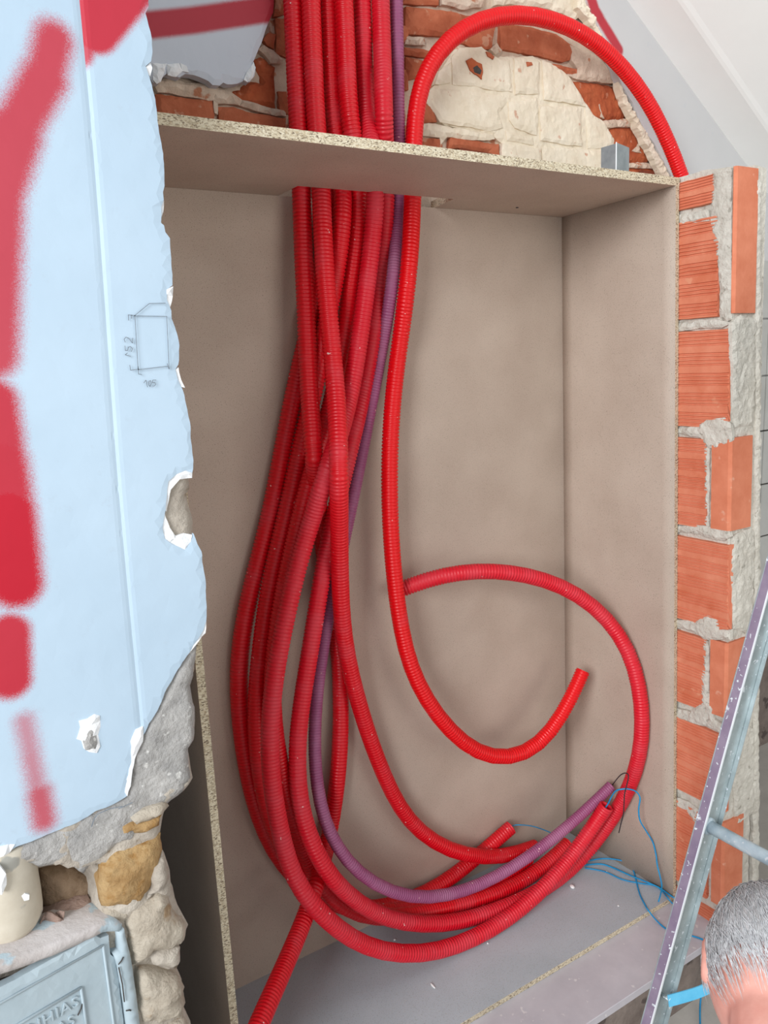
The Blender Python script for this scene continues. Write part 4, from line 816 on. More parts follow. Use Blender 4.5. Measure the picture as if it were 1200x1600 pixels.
    'L1': [[0.7449,1.3338,0.7697],[0.744,1.3351,0.74],[0.7423,1.3351,0.7095],[0.7407,1.3351,0.6797],[0.7391,1.3351,0.6511],[0.7376,1.3351,0.6232],[0.7361,1.3351,0.595],[0.7346,1.3351,0.566],[0.7331,1.3351,0.5365],[0.7314,1.3351,0.5067],[0.7299,1.3351,0.4767],[0.729,1.3351,0.4463],[0.729,1.3351,0.4157],[0.7295,1.3351,0.3856],[0.7297,1.3351,0.3568],[0.7225,1.3232,0.3258],[0.7074,1.2994,0.292],[0.6985,1.2894,0.2607],[0.6937,1.2896,0.2307],[0.6891,1.2931,0.2006],[0.683,1.2966,0.17],[0.675,1.2987,0.1389],[0.6657,1.2994,0.1074],[0.6554,1.2992,0.0758],[0.6438,1.2982,0.044],[0.6316,1.2969,0.0122],[0.62,1.2962,-0.0201],[0.6095,1.2965,-0.0532],[0.5999,1.2977,-0.0869],[0.5905,1.299,-0.1205],[0.5809,1.2994,-0.1533],[0.572,1.2994,-0.1843],[0.5633,1.2994,-0.2146],[0.5541,1.2993,-0.2451],[0.5435,1.299,-0.2769],[0.5314,1.2986,-0.3101],[0.5186,1.298,-0.3437],[0.5058,1.2976,-0.3775],[0.4936,1.2973,-0.4115],[0.4827,1.2974,-0.4459],[0.4735,1.2978,-0.4807],[0.4664,1.2982,-0.516],[0.4617,1.2987,-0.5511],[0.4592,1.299,-0.5862],[0.4582,1.2991,-0.6217],[0.4582,1.2991,-0.6576],[0.4594,1.2991,-0.694],[0.4618,1.299,-0.7307],[0.4654,1.299,-0.7677],[0.4705,1.299,-0.8053],[0.4776,1.2991,-0.8439],[0.4872,1.2993,-0.8836],[0.5006,1.2994,-0.9246],[0.5192,1.2994,-0.9675],[0.5436,1.2994,-1.0112],[0.5731,1.2979,-1.0524],[0.6058,1.2948,-1.0875],[0.6402,1.2911,-1.1145],[0.6773,1.288,-1.1347],[0.7179,1.2861,-1.1496],[0.7608,1.2856,-1.1602],[0.8042,1.2865,-1.1672],[0.8477,1.2888,-1.171],[0.8911,1.2921,-1.1715],[0.935,1.2959,-1.1674],[0.9793,1.2987,-1.1574],[1.0225,1.2993,-1.1426],[1.0622,1.2955,-1.1242],[1.1049,1.295,-1.1092]]}
def conduit(key, r, pitch, mat, label, seed, cap=True):
    P = np.array(PATH[key], float); P[:, 2] += H
    P = smooth_path(P, 2); P, L = resample(P, pitch / 4)
    P = smooth_path(P, 6)
    Pv, T, U = frames(P); n = len(Pv); seg = 16
    depth = r * .15; V = []; Fc = []
    prof = [r - depth, r - .06 * depth, r, r - .06 * depth]
    loops = [(i, prof[i % 4] * (1 + .004 * math.sin(i * .013 + seed))) for i in range(n)]
    def ring(i, rr):
        w = T[i].cross(U[i]); s = len(V)
        for k in range(seg):
            a = 2 * math.pi * k / seg; V.append(Pv[i] + (U[i] * math.cos(a) + w * math.sin(a)) * rr)
        return s
    prev = None
    seqs = []
    for i, rr in loops: seqs.append(ring(i, rr))
    ri = r * .80
    inner = [ring(i, ri) for i in range(n - 1, max(n - 26, 1), -4)]
    allr = seqs + inner
    first = [ring(i, ri) for i in range(0, 24, 4)][::-1]
    allr = first + allr
    for a, b in zip(allr[:-1], allr[1:]):
        for k in range(seg):
            k2 = (k + 1) % seg; Fc.append((a + k, a + k2, b + k2, b + k))
    Fc.append(tuple(allr[-1] + k for k in range(seg))); Fc.append(tuple(allr[0] + k for k in range(seg)))
    o = mesh_obj('corrugated_conduit', V, Fc, mat, None, True)
    o.data.materials.append(M['hollow'])
    nf = len(Fc)
    o.data.polygons[nf - 1].material_index = 1; o.data.polygons[nf - 2].material_index = 1
    fix_normals(o)
    tag(o, label, 'conduit', 'corrugated conduits hanging in the cabinet')
    return o
R1, R2 = .0167, .0127
conduit('A', R1, .0066, M['red_fresh'], 'bright red conduit arching above the cabinet from behind the brick pier, end curled up inside', 1)
conduit('C1', R1, .0066, M['red'], 'red conduit leftmost above the cabinet, its tail leaving the picture at the bottom left', 2)
conduit('C2', R1, .0066, M['red'], 'red conduit in front of the bundle, bending right, its end tucked behind the purple one', 3)
conduit('C3', R1, .0066, M['red'], 'red conduit second from the left at mid height, ending hidden behind the purple conduit', 4)
conduit('C4', R1, .0066, M['red'], 'red conduit half hidden between left pair and dusty one, rising beneath the purple conduit', 5)
conduit('K', R1, .0066, M['red_dusty'], 'dusty pinkish red conduit sweeping lowest over the cabinet floor, cut end pointing up right', 6)
conduit('M', R1, .0066, M['red_dusty'], 'dusty red conduit looping up the right panel and back to mid cabinet', 7)
conduit('P', R2, .0054, M['purple'], 'thin purple corrugated conduit among the red ones', 8)
conduit('L1', R1, .0066, M['red'], 'outermost red conduit on the left, against the cabinet back, open end showing low down', 9)

# ------------------------------------------------------------------ pull cords
def cord(name, pts, r, mat, label, cat, group=None):
    P = catmull(pts, 5); return tag(tube(name, P, r, M[mat], None, 6), label, cat, group)
zb_, zl = ZB - H + .0022, ZB - H - .0125 + .0022
E4 = Vector(PATH['K'][-1]) + Vector((0, 0, H)); EP = Vector(PATH['P'][-1]) + Vector((0, 0, H)); E1 = Vector(PATH['L1'][-1]) + Vector((0, 0, H))
dK = (Vector(PATH['K'][-1]) - Vector(PATH['K'][-4])).normalized()
dP = (Vector(PATH['P'][-1]) - Vector(PATH['P'][-4])).normalized()
dL = (Vector(PATH['L1'][-1]) - Vector(PATH['L1'][-4])).normalized()
cord('blue_cord', [E4 - dK * .02, E4 + dK * .004] + [at3(u, v, y) for u, v, y in [(955, 1246, 1.118), (962, 1236, 1.105), (972, 1233, 1.092), (983, 1233, 1.082), (994, 1237, 1.075), (1000, 1247, 1.07), (998, 1264, 1.068), (1000, 1282, 1.066), (1010, 1299, 1.06), (1020, 1316, 1.05), (1025, 1336, 1.04), (1027, 1352, 1.03), (1031, 1368, 1.02), (1034, 1384, 1.01), (1032, 1398, .996), (1029, 1409, .990)]],
     .0017, 'cord', 'blue pull cord hanging from the cut end of the dusty red conduit', 'cord')
zs = lambda u, v, z: atz(u, v, z)
cord('blue_cord', [zs(915, 1346, zb_), zs(937, 1342, zb_ + .004), zs(955, 1342, zb_ + .008), zs(972, 1345, zb_ + .008), zs(984, 1350, zb_ + .004), zs(991, 1364, zb_), zs(995, 1380, zb_), zs(1000, 1398, zb_), zs(1008, 1414, zb_), zs(1012, 1421, zb_ + .001), zs(1022, 1434, zl + .006), zs(1035, 1447, zl), zs(1050, 1456, zl), zs(1076, 1461, zl), zs(1098, 1468, zl), zs(1112, 1478, zl), zs(1112, 1490, zl + .001),
     at3(1106, 1500, YW - .012), at3(1100, 1521, YW - .016), at3(1097, 1546, YW - .020), at3(1094, 1570, YW - .024), zs(1094, 1600, -1.341), zs(1097, 1632, -1.342)],
     .0017, 'cord', 'blue pull cord bent over the cabinet edge and dropping off the ledge behind the ladder', 'cord')
cord('blue_cord', [zs(910, 1352, zb_), zs(938, 1350, zb_), zs(958, 1356, zb_), zs(985, 1368, zb_ + .003), zs(1010, 1378, zb_ + .004), zs(1030, 1387, zb_ + .003), zs(1046, 1398, zb_ + .002), zs(1056, 1404, zl + .012), zs(1076, 1410, zl + .002), zs(1096, 1414, zl), zs(1112, 1424, zl), zs(1124, 1438, zl)],
     .0017, 'cord', 'blue pull cord running straight along the cabinet floor towards the brick pier', 'cord')
cord('blue_cord', [zs(914, 1356, zb_), zs(945, 1362, zb_), zs(972, 1374, zb_), zs(1000, 1380, zb_), zs(1024, 1384, zb_), zs(1036, 1394, zb_), zs(1044, 1404, zb_ + .003), zs(1050, 1411, zl + .003), zs(1058, 1416, zl)],
     .0015, 'cord', 'short dull blue pull cord curling over the cabinet front edge', 'cord')
cord('blue_cord', [E1 - dL * .02, E1 + dL * .006] + [at3(u, v, y) for u, v, y in [(815, 1289, 1.285), (832, 1291, 1.28), (848, 1296, 1.275), (862, 1302, 1.27), (880, 1312, 1.262)]],
     .0012, 'cord', 'thin bluish pull cord poking out of the red end behind the purple conduit', 'cord')
cord('dark_wire', [EP - dP * .02, EP + dP * .004] + [at3(u, v, y) for u, v, y in [(964, 1217, 1.11), (971, 1210, 1.08), (978, 1208, 1.06), (982, 1212, 1.05), (980, 1224, 1.05), (976, 1240, 1.055), (975, 1256, 1.06), (974, 1272, 1.07), (970, 1288, 1.08), (967, 1301, 1.09)]],
     .0013, 'wire', 'dark pull wire looping out of the purple conduit', 'wire')

# ------------------------------------------------------------------ white crumbs on the boards
def crumb(p, s, seed, label):
    bm = bmesh.new(); bmesh.ops.create_icosphere(bm, subdivisions=2, radius=1)
    for v in bm.verts:
        k = 1 + .35 * noise.noise(v.co * 1.7 + Vector((seed * 3, 0, 0))); v.co = Vector((v.co.x * s[0] * k, v.co.y * s[1] * k, v.co.z * s[2] * k)) 
    zmin = min(v.co.z for v in bm.verts); bmesh.ops.translate(bm, verts=bm.verts, vec=p - Vector((0, 0, zmin)))
    tag(bm_obj('plaster_crumb', bm, M['chipping']), label, 'crumb')
c0 = ZB - H
crumb(atz(894, 1387, c0), (.005, .006, .003), 1, 'largest white plaster crumb below the crossing red conduits')
crumb(atz(676, 1541, c0), (.002, .008, .0015), 2, 'thin white plaster sliver near the cabinet front edge')
crumb(atz(617, 1469, c0), (.003, .002, .0015), 3, 'small white crumb under the lowest dusty red conduit')
crumb(atz(762, 1475, c0), (.002, .002, .0015), 4, 'tiny white crumb right of the lowest sweep of conduit')
crumb(atz(948, 1363, c0), (.002, .002, .0015), 5, 'tiny white crumb beside the blue cords at the back corner')
crumb(atz(966, 1416, c0), (.0018, .002, .0012), 6, 'tiny white crumb near the front edge left of the bent blue cord')

# ------------------------------------------------------------------ fibre cement pipe stub in the broken wall
xc = at(14, 1420, .915)[0]; rp = .036; zt_ = at(14, 1322, .90)[1]; zb0 = at(18, 1462, .90)[1]
pipe = empty('pipe_stub', (xc, .918, zb0), 'beige cement pipe stub standing in the broken wall above the iron box', 'pipe')
V = []; Fc = []; prof = [(0, zb0 - .006), (rp * .55, zb0 - .005), (rp * .86, zb0), (rp * .97, zb0 + .008), (rp, zb0 + .02)] + [(rp * (1 + .006 * math.sin(k)), zb0 + .02 + (zt_ - zb0 - .02) * k / 8) for k in range(1, 9)] + [(0, zt_)]
sg = 32
for r_, z in prof:
    for k in range(sg):
        a = 2 * math.pi * k / sg; V.append((xc + r_ * math.cos(a), .918 + r_ * math.sin(a), z + (.003 * math.cos(a * 2 + 1) if z < zb0 + .01 else 0)))
for i in range(len(prof) - 1):
    for k in range(sg):
        k2 = (k + 1) % sg; Fc.append((i * sg + k, i * sg + k2, (i + 1) * sg + k2, (i + 1) * sg + k))
fix_normals(mesh_obj('pipe_body', V, Fc, M['pipe'], pipe, True))
Pq = px_poly([(34, 1402), (40, 1398), (47, 1400), (46, 1408), (38, 1410)], .882)
plate('plaster_splash', Pq, .8838, .004, M['gypsum'], pipe, res=.004, jag=.001, bevel=.001, relief=.0006, seed=501)

# ------------------------------------------------------------------ old iron meter box, askew
bo_ = at3(191, 1452, .878); ux = Vector((.9781, .2079, 0)); uz = Vector((0, 0, 1)); uy = Vector((-.2079, .9781, 0))
mbox = empty('meter_box', bo_, 'blue-grey iron meter box with raised lettering, askew in the broken wall', 'meter box')
def bl(a, d, c): return bo_ + ux * a + uy * d + uz * c
def lbox(name, a0, a1, d0, d1, c0, c1, mat, parent, bev=.0015):
    bm = bmesh.new()
    hexa(bm, [bl(a0, d0, c0), bl(a1, d0, c0), bl(a1, d1, c0), bl(a0, d1, c0), bl(a0, d0, c1), bl(a1, d0, c1), bl(a1, d1, c1), bl(a0, d1, c1)], bev)
    return bm_obj(name, bm, M[mat], parent)
BW_, BH = .36, .26
lbox('box_body', -BW_, -.004, .024, .095, -BH, -.012, 'shadow_gap', mbox)
# rim: dusty uneven top bar, narrow right bar, bottom and left bars
def lplate(name, L, d, th, mat, seed, parent=None, **k):
    def pos(a, c, h):
        p = bl(a, d - h, c); return (p.x, p.y, p.z)
    a_ = dict(res=.007, jag=.0010, bevel=.002, relief=.0010, freq=60); a_.update(k)
    return plate(name, L, 0, th, M[mat], parent or mbox, pos=pos, seed=seed, **a_)
lplate('rim', [(-BW_, .032), (-.20, .028), (-.14, .024), (-.11, .017), (-.08, .012), (-.05, .008), (-.022, .007), (-.002, -.004), (.003, .004), (-.004, .014), (-.02, .020), (-.06, .026), (-.14, .038), (-BW_, .046)], .002, .06, 'boxrim', 511, smooth=True)
lplate('rim', [(-.012, -.030), (-.004, -.032), (-.004, -.008), (.003, -.002), (.007, -.05), (.009, -BH), (-.006, -BH), (-.007, -.10), (-.009, -.050)], .000, .06, 'boxpaint', 512, relief=.0003, smooth=True, jag=.0006)
lbox('rim', -BW_, .012, .0, .06, -BH - .012, -BH, 'boxpaint', mbox)
lbox('rim', -BW_ - .012, -BW_, .0, .06, -BH - .012, .008, 'boxpaint', mbox)
cover = lplate('cover', [(-BW_ + .004, .006), (-.20, .006), (-.12, .005), (-.05, .005), (-.030, .006), (-.024, -.002), (-.014, -.004), (-.015, -.030), (-.010, -.038), (-.0095, -.110), (-.010, -BH + .004), (-BW_ + .004, -BH + .004)], .006, .012, 'boxpaint', 513, relief=.0005)
for (a0, c0_, a1, c1) in ((-BW_ + .016, -.062, -.030, -.040), ):
    for (p0, p1) in (((-.34, -.011), (-.023, -.011)), ((-.023, -.011), (-.022, -.24)), ((-.022, -.24), (-.34, -.245)), ((-.34, -.245), (-.34, -.011))):
        A_, B_ = bl(p0[0], .0052, p0[1]), bl(p1[0], .0052, p1[1])
        tube('bead', [A_, A_.lerp(B_, .5), B_], .0016, M['boxpaint'], cover, 6)
def lframe(a0, a1, c0, c1, tilt, name):
    pts = [(a0, c0), (a1, c0 + tilt), (a1 + .001, c1 + tilt), (a0, c1)]
    for i in range(4):
        A_, B_ = bl(pts[i][0], .0050, pts[i][1]), bl(pts[(i + 1) % 4][0], .0050, pts[(i + 1) % 4][1])
        tube(name, [A_, A_.lerp(B_, .5), B_], .0019, M['boxpaint'], cover, 6)
lframe(-.235, -.0545, -.048, -.112, .0, 'plate_border')
def raised_text(body, size, a_right, c, tilt):
    cu = bpy.data.curves.new('lettering', 'FONT'); cu.body = body; cu.size = size; cu.align_x = 'RIGHT'; cu.extrude = .0007; cu.bevel_depth = .0002; cu.resolution_u = 3; cu.space_character = 1.12
    to = bpy.data.objects.new('lettering', cu); COL.objects.link(to)
    dg = bpy.context.evaluated_depsgraph_get(); me = bpy.data.meshes.new_from_object(to.evaluated_get(dg)); bpy.data.objects.remove(to)
    me.materials.clear(); me.materials.append(M['boxpaint'])
    for v in me.vertices:
        x, y, z = v.co; p = bl(a_right + x * 1.0, .0050 - z, c + y + tilt * x); v.co = p
    o = bpy.data.objects.new('lettering', me); COL.objects.link(o); o.parent = cover; o.matrix_parent_inverse = Matrix.Identity(4)
    o.matrix_parent_inverse = Matrix.Translation(-bo_) @ Matrix.Translation(bo_)
    return o
raised_text('COMPANHIAS', .0185, -.0585, -.068, .0); raised_text('REUNIDAS', .0175, -.066, -.088, .0)
for (a, c, b, d_) in ((-.055, -.068, -.062, -.080), (-.010, -.042, -.003, -.036), (-.010, -.046, -.0085, -.095), (-.008, -.108, -.002, -.112)):
    p0, p1 = bl(a, .0045 if a < -.05 else -.0005, c), bl(b, .0045 if a < -.05 else -.0005, d_)
    tube('crack', [p0, p0.lerp(p1, .5) + Vector((.001, 0, 0)), p1], .0008, M['shadow_gap'], mbox, 5)

# ------------------------------------------------------------------ aluminium step ladder
D = Vector((.278, 0, .707)).normalized(); N_ = Vector((-D.z, 0, D.x))          # along the stile, and across it (to the left)
L0 = Vector((.895, .72, H - 1.08)); k0 = -(L0.z) / D.z
foot = L0 + D * (k0 + .03); lad_top = L0 + D * 1.20
lad = empty('step_ladder', (foot.x, .55, 0), 'paint-spattered aluminium step ladder standing before the brick pier', 'ladder')
WEB = .064
def rail(yo, sgn, name):
    # channel: outer web, two flanges towards the inside; yo = inner edge depth, sgn = direction of the web
    def P(s, a, d): return foot + D * s + N_ * a + Vector((0, yo - foot.y + sgn * d, 0))
    L = (lad_top - foot).length
    def bar(nm, a0, a1, d0, d1, mat, s0=0.0, s1=None, parent=lad):
        s1 = s1 or L
        bm = bmesh.new(); q = lambda s: [P(s, a0, d0), P(s, a1, d0), P(s, a1, d1), P(s, a0, d1)]
        hexa(bm, q(s0) + q(s1), .0004); return bm_obj(nm, bm, M[mat], parent)
    w = bar('stile', -WEB, 0, .0135, .0155, 'alu')
    bar('flange', -.0018, 0, -.001, .0135, 'alu_mauve', parent=w)
    bar('flange', -WEB, -WEB + .0018, .006, .0135, 'alu', parent=w)
    bar('bright_edge', -.0046, 0, -.0026, -.001, 'alu_bright', parent=w)
    bar('rubber_foot', -WEB - .003, .003, -.004, .018, 'wire', -.028, .02)
    return P
Pf = rail(.715, 1, 'far'); Pn = rail(.375, -1, 'near')
for z in (-.77, -.37, -1.17):
    s = (H + z - foot.z) / D.z; c = foot + D * s - N_ * 0.030
    tube('rung', [Vector((c.x, .7285, c.z)), Vector((c.x, .62, c.z)), Vector((c.x, .47, c.z)), Vector((c.x, .3615, c.z))], .0105, M['alu_rung'], lad, 16)
    tube('rung_collar', [Vector((c.x, .7285, c.z)), Vector((c.x, .720, c.z))], .0145, M['alu_rung'], lad, 16)
# top cap and the rear frame, off to the right
tc = lad_top
bm = bmesh.new(); box(bm, tc.x - .03, tc.x + .13, .33, .76, tc.z - .01, tc.z + .03, .004); bm_obj('top_cap', bm, M['alu'], lad)
rf0, rt0 = Vector((tc.x + .58, 0, .0)), Vector((tc.x + .10, 0, tc.z - .01))
for y in (.36, .72):
    bm = bmesh.new(); w2 = Vector((.018, 0, 0))
    hexa(bm, [rf0 + Vector((-.018, y, .002)), rf0 + Vector((.018, y, .002)), rf0 + Vector((.018, y + .02, .002)), rf0 + Vector((-.018, y + .02, .002)), rt0 + Vector((-.018, y, 0)), rt0 + Vector((.018, y, 0)), rt0 + Vector((.018, y + .02, 0)), rt0 + Vector((-.018, y + .02, 0))], .001)
    bm_obj('rear_stile', bm, M['alu'], lad)
m_ = rf0.lerp(rt0, .3); bm = bmesh.new(); box(bm, m_.x - .012, m_.x + .012, .36, .74, m_.z - .012, m_.z + .012, .002); bm_obj('rear_brace', bm, M['alu'], lad)
# blue spreader strap
q0 = at3(1043, 1563, .712); q1 = at3(1130, 1533, .69); q2 = q1 + (q1 - q0) * .6 + Vector((0, .0, -.012)); q3 = Vector((rf0.lerp(rt0, .22).x, .70, rf0.lerp(rt0, .22).z))
path = catmull([q0, q0.lerp(q1, .5) - Vector((0, 0, .003)), q1, q2, q3], 6)
V = []; Fc = []
for p in path:
    p = Vector(p); V += [p + Vector((0, .001, .0095)), p + Vector((0, -.003, -.0095))]
for i in range(len(path) - 1): Fc.append((2 * i, 2 * i + 2, 2 * i + 3, 2 * i + 1))
o = mesh_obj('strap', V, Fc, M['strap'], lad); md = o.modifiers.new('t', 'SOLIDIFY'); md.thickness = .002
tube('rivet', [q0 + Vector((.004, .004, 0)), q0 + Vector((.004, -.003, 0))], .004, M['alu_bright'], lad, 12)
tube('rivet_pin', [Vector((q0.x + .002, .7285, q0.z)), Vector((q0.x + .002, .710, q0.z))], .003, M['alu'], lad, 8)

# ------------------------------------------------------------------ person kneeling at the lower right, seen from behind
C0 = Vector((.812, .466, H - .765))                       # head centre
hf = Vector((.19, .086, -.978)).normalized()              # where the face points: bowed over the work
hu = Vector((.80, .55, .20)); hu = (hu - hf * hu.dot(hf)).normalized(); hs = hf.cross(hu).normalized()
def skin_body(chains, radii, name):
    me = bpy.data.meshes.new(name); V = []; E = []; Rr = []
    idx = {}
    for ch in chains:
        pr_ = None
        for k in ch:
            if k not in idx: idx[k] = len(V); V.append(radii[k][0]); Rr.append(radii[k][1])
            if pr_ is not None: E.append((idx[pr_], idx[k]))
            pr_ = k
    me.from_pydata([tuple(v) for v in V], E, []); o = bpy.data.objects.new(name, me); COL.objects.link(o)
    md = o.modifiers.new('s', 'SKIN'); sd = o.modifiers.new('d', 'SUBSURF'); sd.levels = 2; sd.render_levels = 2
    for i, r_ in enumerate(Rr):
        sv = me.skin_vertices[0].data[i]; sv.radius = (r_, r_) if isinstance(r_, float) else r_
    me.skin_vertices[0].data[0].use_root = True
    dg = bpy.context.evaluated_depsgraph_get(); out = bpy.data.meshes.new_from_object(o.evaluated_get(dg)); bpy.data.objects.remove(o); return out
FW, RT = Vector((.82, .57, 0)), Vector((.57, -.82, 0)); PO = Vector((.42, .02, 0))
def J(x, y, z): return PO + RT * (x - .61) + FW * y + Vector((0, 0, H + z))
def LOC(p): q = p - PO; return Vector((q.dot(RT) + .61, q.dot(FW), p.z - H))
nb = C0 - hu * .165 - hf * .012
R_ = {'pelvis': (J(.60, .00, -1.10), (.135, .115)), 'waist': (J(.61, .07, -1.00), (.125, .10)), 'chest': (J(.61, .18, -.89), (.145, .105)), 'upper': (J(.61, .27, -.835), (.115, .085)), 'neckb': (nb, .056), 'neck': (C0 - hu * .085 - hf * .022, .051), 'skull': (C0, .066)}
for sx, k in ((-1, 'l'), (1, 'r')):
    X = lambda d: .61 + sx * d
    R_.update({k + 'sh': (J(X(.175), .26, -.86), .056), k + 'el': (J(X(.225), .30, -1.07), .042), k + 'wr': (J(X(.13), .40, -1.17), .028), k + 'pa': (J(X(.115), .44, -1.185), (.036, .02)),
               k + 'hip': (J(X(.09), .02, -1.13), .095), k + 'kn': (J(X(.12), .38, -1.275), .062), k + 'ca': (J(X(.11), .16, -1.285), .052), k + 'an': (J(X(.10), -.04, -1.30), .035), k + 'toe': (J(X(.10), -.17, -1.31), .032)})
CH_ = [['pelvis', 'waist', 'chest', 'upper', 'neckb', 'neck', 'skull']]
for k in 'lr':
    CH_ += [['upper', k + 'sh', k + 'el', k + 'wr', k + 'pa'], ['pelvis', k + 'hip', k + 'kn', k + 'ca', k + 'an', k + 'toe']]
meshes = [skin_body(CH_, R_, 'body_base')]
for sx, k in ((-1, 'l'), (1, 'r')):                       # fingers and thumb, resting over the thighs
    pc = R_[k + 'pa'][0]
    for f_, (off, ln) in enumerate(((-.024, .070), (-.008, .078), (.008, .074), (.023, .058))):
        LV = lambda x, y, z: RT * x + FW * y + Vector((0, 0, z)); a = pc + LV(off, -.01, 0); rr_ = {'a': (a, .0105), 'b': (a + LV(off * .1, ln * .5, .004), .0095), 'c': (a + LV(off * .15, ln * .8, -.008), .0088), 'd': (a + LV(off * .15, ln * .98, -.026), .008)}
        meshes.append(skin_body([['a', 'b', 'c', 'd']], rr_, 'finger'))
    a = pc + LV(-sx * .018, -.035, 0); rr_ = {'a': (a, .012), 'b': (a + LV(-sx * .028, .026, -.006), .011), 'c': (a + LV(-sx * .036, .052, -.014), .0092)}
    meshes.append(skin_body([['a', 'b', 'c']], rr_, 'thumb'))
# head: shaped ellipsoid with brow, nose, chin and ears
bm = bmesh.new(); bmesh.ops.create_uvsphere(bm, u_segments=40, v_segments=28, radius=1)
for v in bm.verts:
    s_, f_, u_ = v.co.x, v.co.y, v.co.z
    ws, wf, wu = .076, .096, .112
    if u_ < 0: ws *= 1 - .28 * u_ * u_ ; wf *= 1 - (.10 if f_ > 0 else .30) * u_ * u_
    s2, f2, u2 = s_ * ws, f_ * wf, u_ * wu
    if f_ > 0:
        f2 += .026 * math.exp(-((s2 / .012) ** 2) - ((u2 + .018) / .018) ** 2) + .006 * math.exp(-((u2 - .024) / .010) ** 2) - .006 * math.exp(-(((abs(s2) - .032) / .014) ** 2) - ((u2 - .004) / .012) ** 2)
        f2 += .005 * math.exp(-((s2 / .022) ** 2) - ((u2 + .052) / .008) ** 2) + .010 * math.exp(-((s2 / .024) ** 2) - ((u2 + .09) / .016) ** 2)
    v.co = C0 + hs * s2 + hf * f2 + hu * u2
hm = bpy.data.meshes.new('head'); bm.to_mesh(hm); bm.free(); meshes.append(hm)
for sx in (-1, 1):
    bm = bmesh.new(); bmesh.ops.create_uvsphere(bm, u_segments=20, v_segments=14, radius=1)
    for v in bm.verts:
        a = v.co.copy(); rim = math.hypot(a.y, a.z); dish = .006 * max(0, 1 - rim / .75) if a.x * sx > 0 else 0
        v.co = C0 + hs * (sx * .073 + a.x * .007 - sx * dish + sx * .004) + hf * (-.012 + a.y * .018 - .006) + hu * (-.008 + a.z * .031)
    em = bpy.data.meshes.new('ear'); bm.to_mesh(em); bm.free(); meshes.append(em)
bm = bmesh.new()
for me in meshes: bm.from_mesh(me)
me = bpy.data.meshes.new('body'); bm.to_mesh(me); bm.free()
tmp = bpy.data.objects.new('body_tmp', me); COL.objects.link(tmp)
rm = tmp.modifiers.new('r', 'REMESH'); rm.mode = 'VOXEL'; rm.voxel_size = .0045
sm = tmp.modifiers.new('s', 'SMOOTH'); sm.factor = .5; sm.iterations = 3
dg = bpy.context.evaluated_depsgraph_get(); bme = bpy.data.meshes.new_from_object(tmp.evaluated_get(dg)); bpy.data.objects.remove(tmp)
bme.polygons.foreach_set('use_smooth', [True] * len(bme.polygons)); bme.materials.clear(); bme.materials.append(M['skin'])
person = empty('person', (.60, .05, 0), 'grey-haired person kneeling low beside the ladder, seen from behind', 'person')
body = bpy.data.objects.new('body', bme); COL.objects.link(body); body.parent = person; body.matrix_parent_inverse = Matrix.Translation(-person.location)
# clothing: shells lifted off the body
def shell(name, test, off, mat):
    b2 = bmesh.new(); b2.from_mesh(bme); b2.normal_update()
    dele = [f for f in b2.faces if not test(f.calc_center_median())]
    bmesh.ops.delete(b2, geom=dele, context='FACES')
    for v in b2.verts: v.co = v.co + v.normal * (off + .003 * noise.noise(v.co * 22))
    m2 = bpy.data.meshes.new(name); b2.to_mesh(m2); b2.free(); m2.materials.clear(); m2.materials.append(mat)
    o = bpy.data.objects.new(name, m2); COL.objects.link(o); o.parent = person; o.matrix_parent_inverse = Matrix.Translation(-person.location)
    md = o.modifiers.new('t', 'SOLIDIFY'); md.thickness = .004; md.offset = 1
def hand_(q): return (Vector((abs(q.x - .61), q.y, q.z)) - Vector((.12, .455, -1.185))).length < .095
def shirt_t(c):
    q = LOC(c)
    if hand_(q) or (c - nb).dot(hu) > .012 and (c - C0).length < .21 or (c - C0).length < .12: return False
    arm = abs(q.x - .61) > .165 and q.y > .12 and q.z > -1.17
    return arm or q.z > -1.085 + .10 * max(0, q.y - .1)
def trou_t(c):
    q = LOC(c)
    return q.z < -1.07 and not (hand_(q) and q.z > -1.215) and q.y > -.06 and not (abs(q.x - .61) > .18 and q.y > .12 and q.z > -1.17)
shell('shirt', shirt_t, .004, M['shirt']); shell('trousers', trou_t, .0045, M['trousers'])
for sx in (-1, 1):
    shell('shoe', lambda c: LOC(c).y <= -.055 and c.z - H < -1.24 and (LOC(c).x - .61) * sx > 0, .005, M['wire'])
for sx in (-1, 1):
    bm = bmesh.new(); bmesh.ops.create_uvsphere(bm, u_segments=16, v_segments=10, radius=.0105)
    bmesh.ops.translate(bm, verts=bm.verts, vec=C0 + hs * (sx * .031) + hf * .082 + hu * .004); bm_obj('eye', bm, M['eye'], person, True)
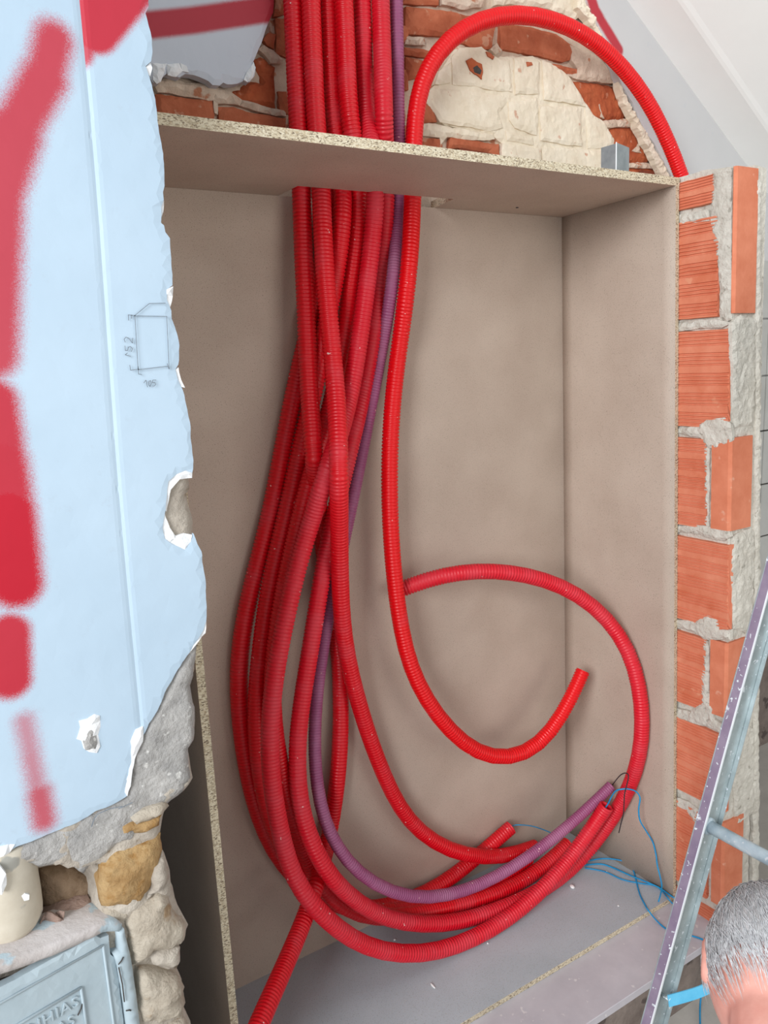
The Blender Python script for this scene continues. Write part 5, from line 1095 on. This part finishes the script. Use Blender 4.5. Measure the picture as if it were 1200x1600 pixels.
# hair: a cap with combed strands on it
def hair_pt(th, ph, k=1.0):
    s_, f_, u_ = math.sin(th) * math.cos(ph), math.sin(th) * math.sin(ph), math.cos(th)
    ws, wf, wu = .076, .096, .112
    if u_ < 0: ws *= 1 - .28 * u_ * u_; wf *= 1 - (.10 if f_ > 0 else .30) * u_ * u_
    return C0 + (hs * s_ * ws + hf * f_ * wf + hu * u_ * wu) * k
def th_max(ph):                                            # hairline: high at the forehead, low on the nape
    f_ = math.sin(ph); return (1.02 if f_ > .55 else 1.02 + (1.80 - 1.02) * min(1, (.55 - f_) / .75))
V = []; Fc = []; nu, nv = 48, 16
for j in range(nv + 1):
    for i in range(nu):
        ph = 2 * math.pi * i / nu; th = th_max(ph) * j / nv
        V.append(hair_pt(th, ph, 1.045 + .012 * noise.noise(Vector((th * 6, ph * 3, 1))) - (.03 if j == nv else 0)))
for j in range(nv):
    for i in range(nu):
        i2 = (i + 1) % nu; Fc.append((j * nu + i, j * nu + i2, (j + 1) * nu + i2, (j + 1) * nu + i))
cap = fix_normals(mesh_obj('hair', V, Fc, M['hair_base'], person, True))
V = []; Fc = []; hr = random.Random(3)
for n_ in range(3200):
    ph = hr.uniform(0, 2 * math.pi); tm = th_max(ph); th = math.acos(1 - hr.random() * (1 - math.cos(tm)))
    ln = hr.uniform(.25, .55); sw = hr.uniform(-.35, .35) + .25; lift = hr.uniform(.01, .05); s0 = len(V); w0 = hr.uniform(.0004, .0008)
    pts = [hair_pt(th + ln * t, ph + sw * t * .6, 1.04 + lift * t + .012 * math.sin(t * 3)) for t in (0, .35, .7, 1.0)]
    for i, p in enumerate(pts):
        d = (pts[min(i + 1, 3)] - pts[max(i - 1, 0)]).normalized(); out = (p - C0).normalized(); a = d.cross(out).normalized(); w = w0 * (1, 1, .8, .15)[i]
        V += [p + a * w, p - a * w * .5 + out * w * .85, p - a * w * .5 - out * w * .85]
    for i in range(3):
        for k in range(3):
            k2 = (k + 1) % 3; Fc.append((s0 + 3 * i + k, s0 + 3 * i + k2, s0 + 3 * i + 3 + k2, s0 + 3 * i + 3 + k))
st = mesh_obj('hair_strands', V, Fc, M['hair'], cap, True); st['kind'] = 'stuff'
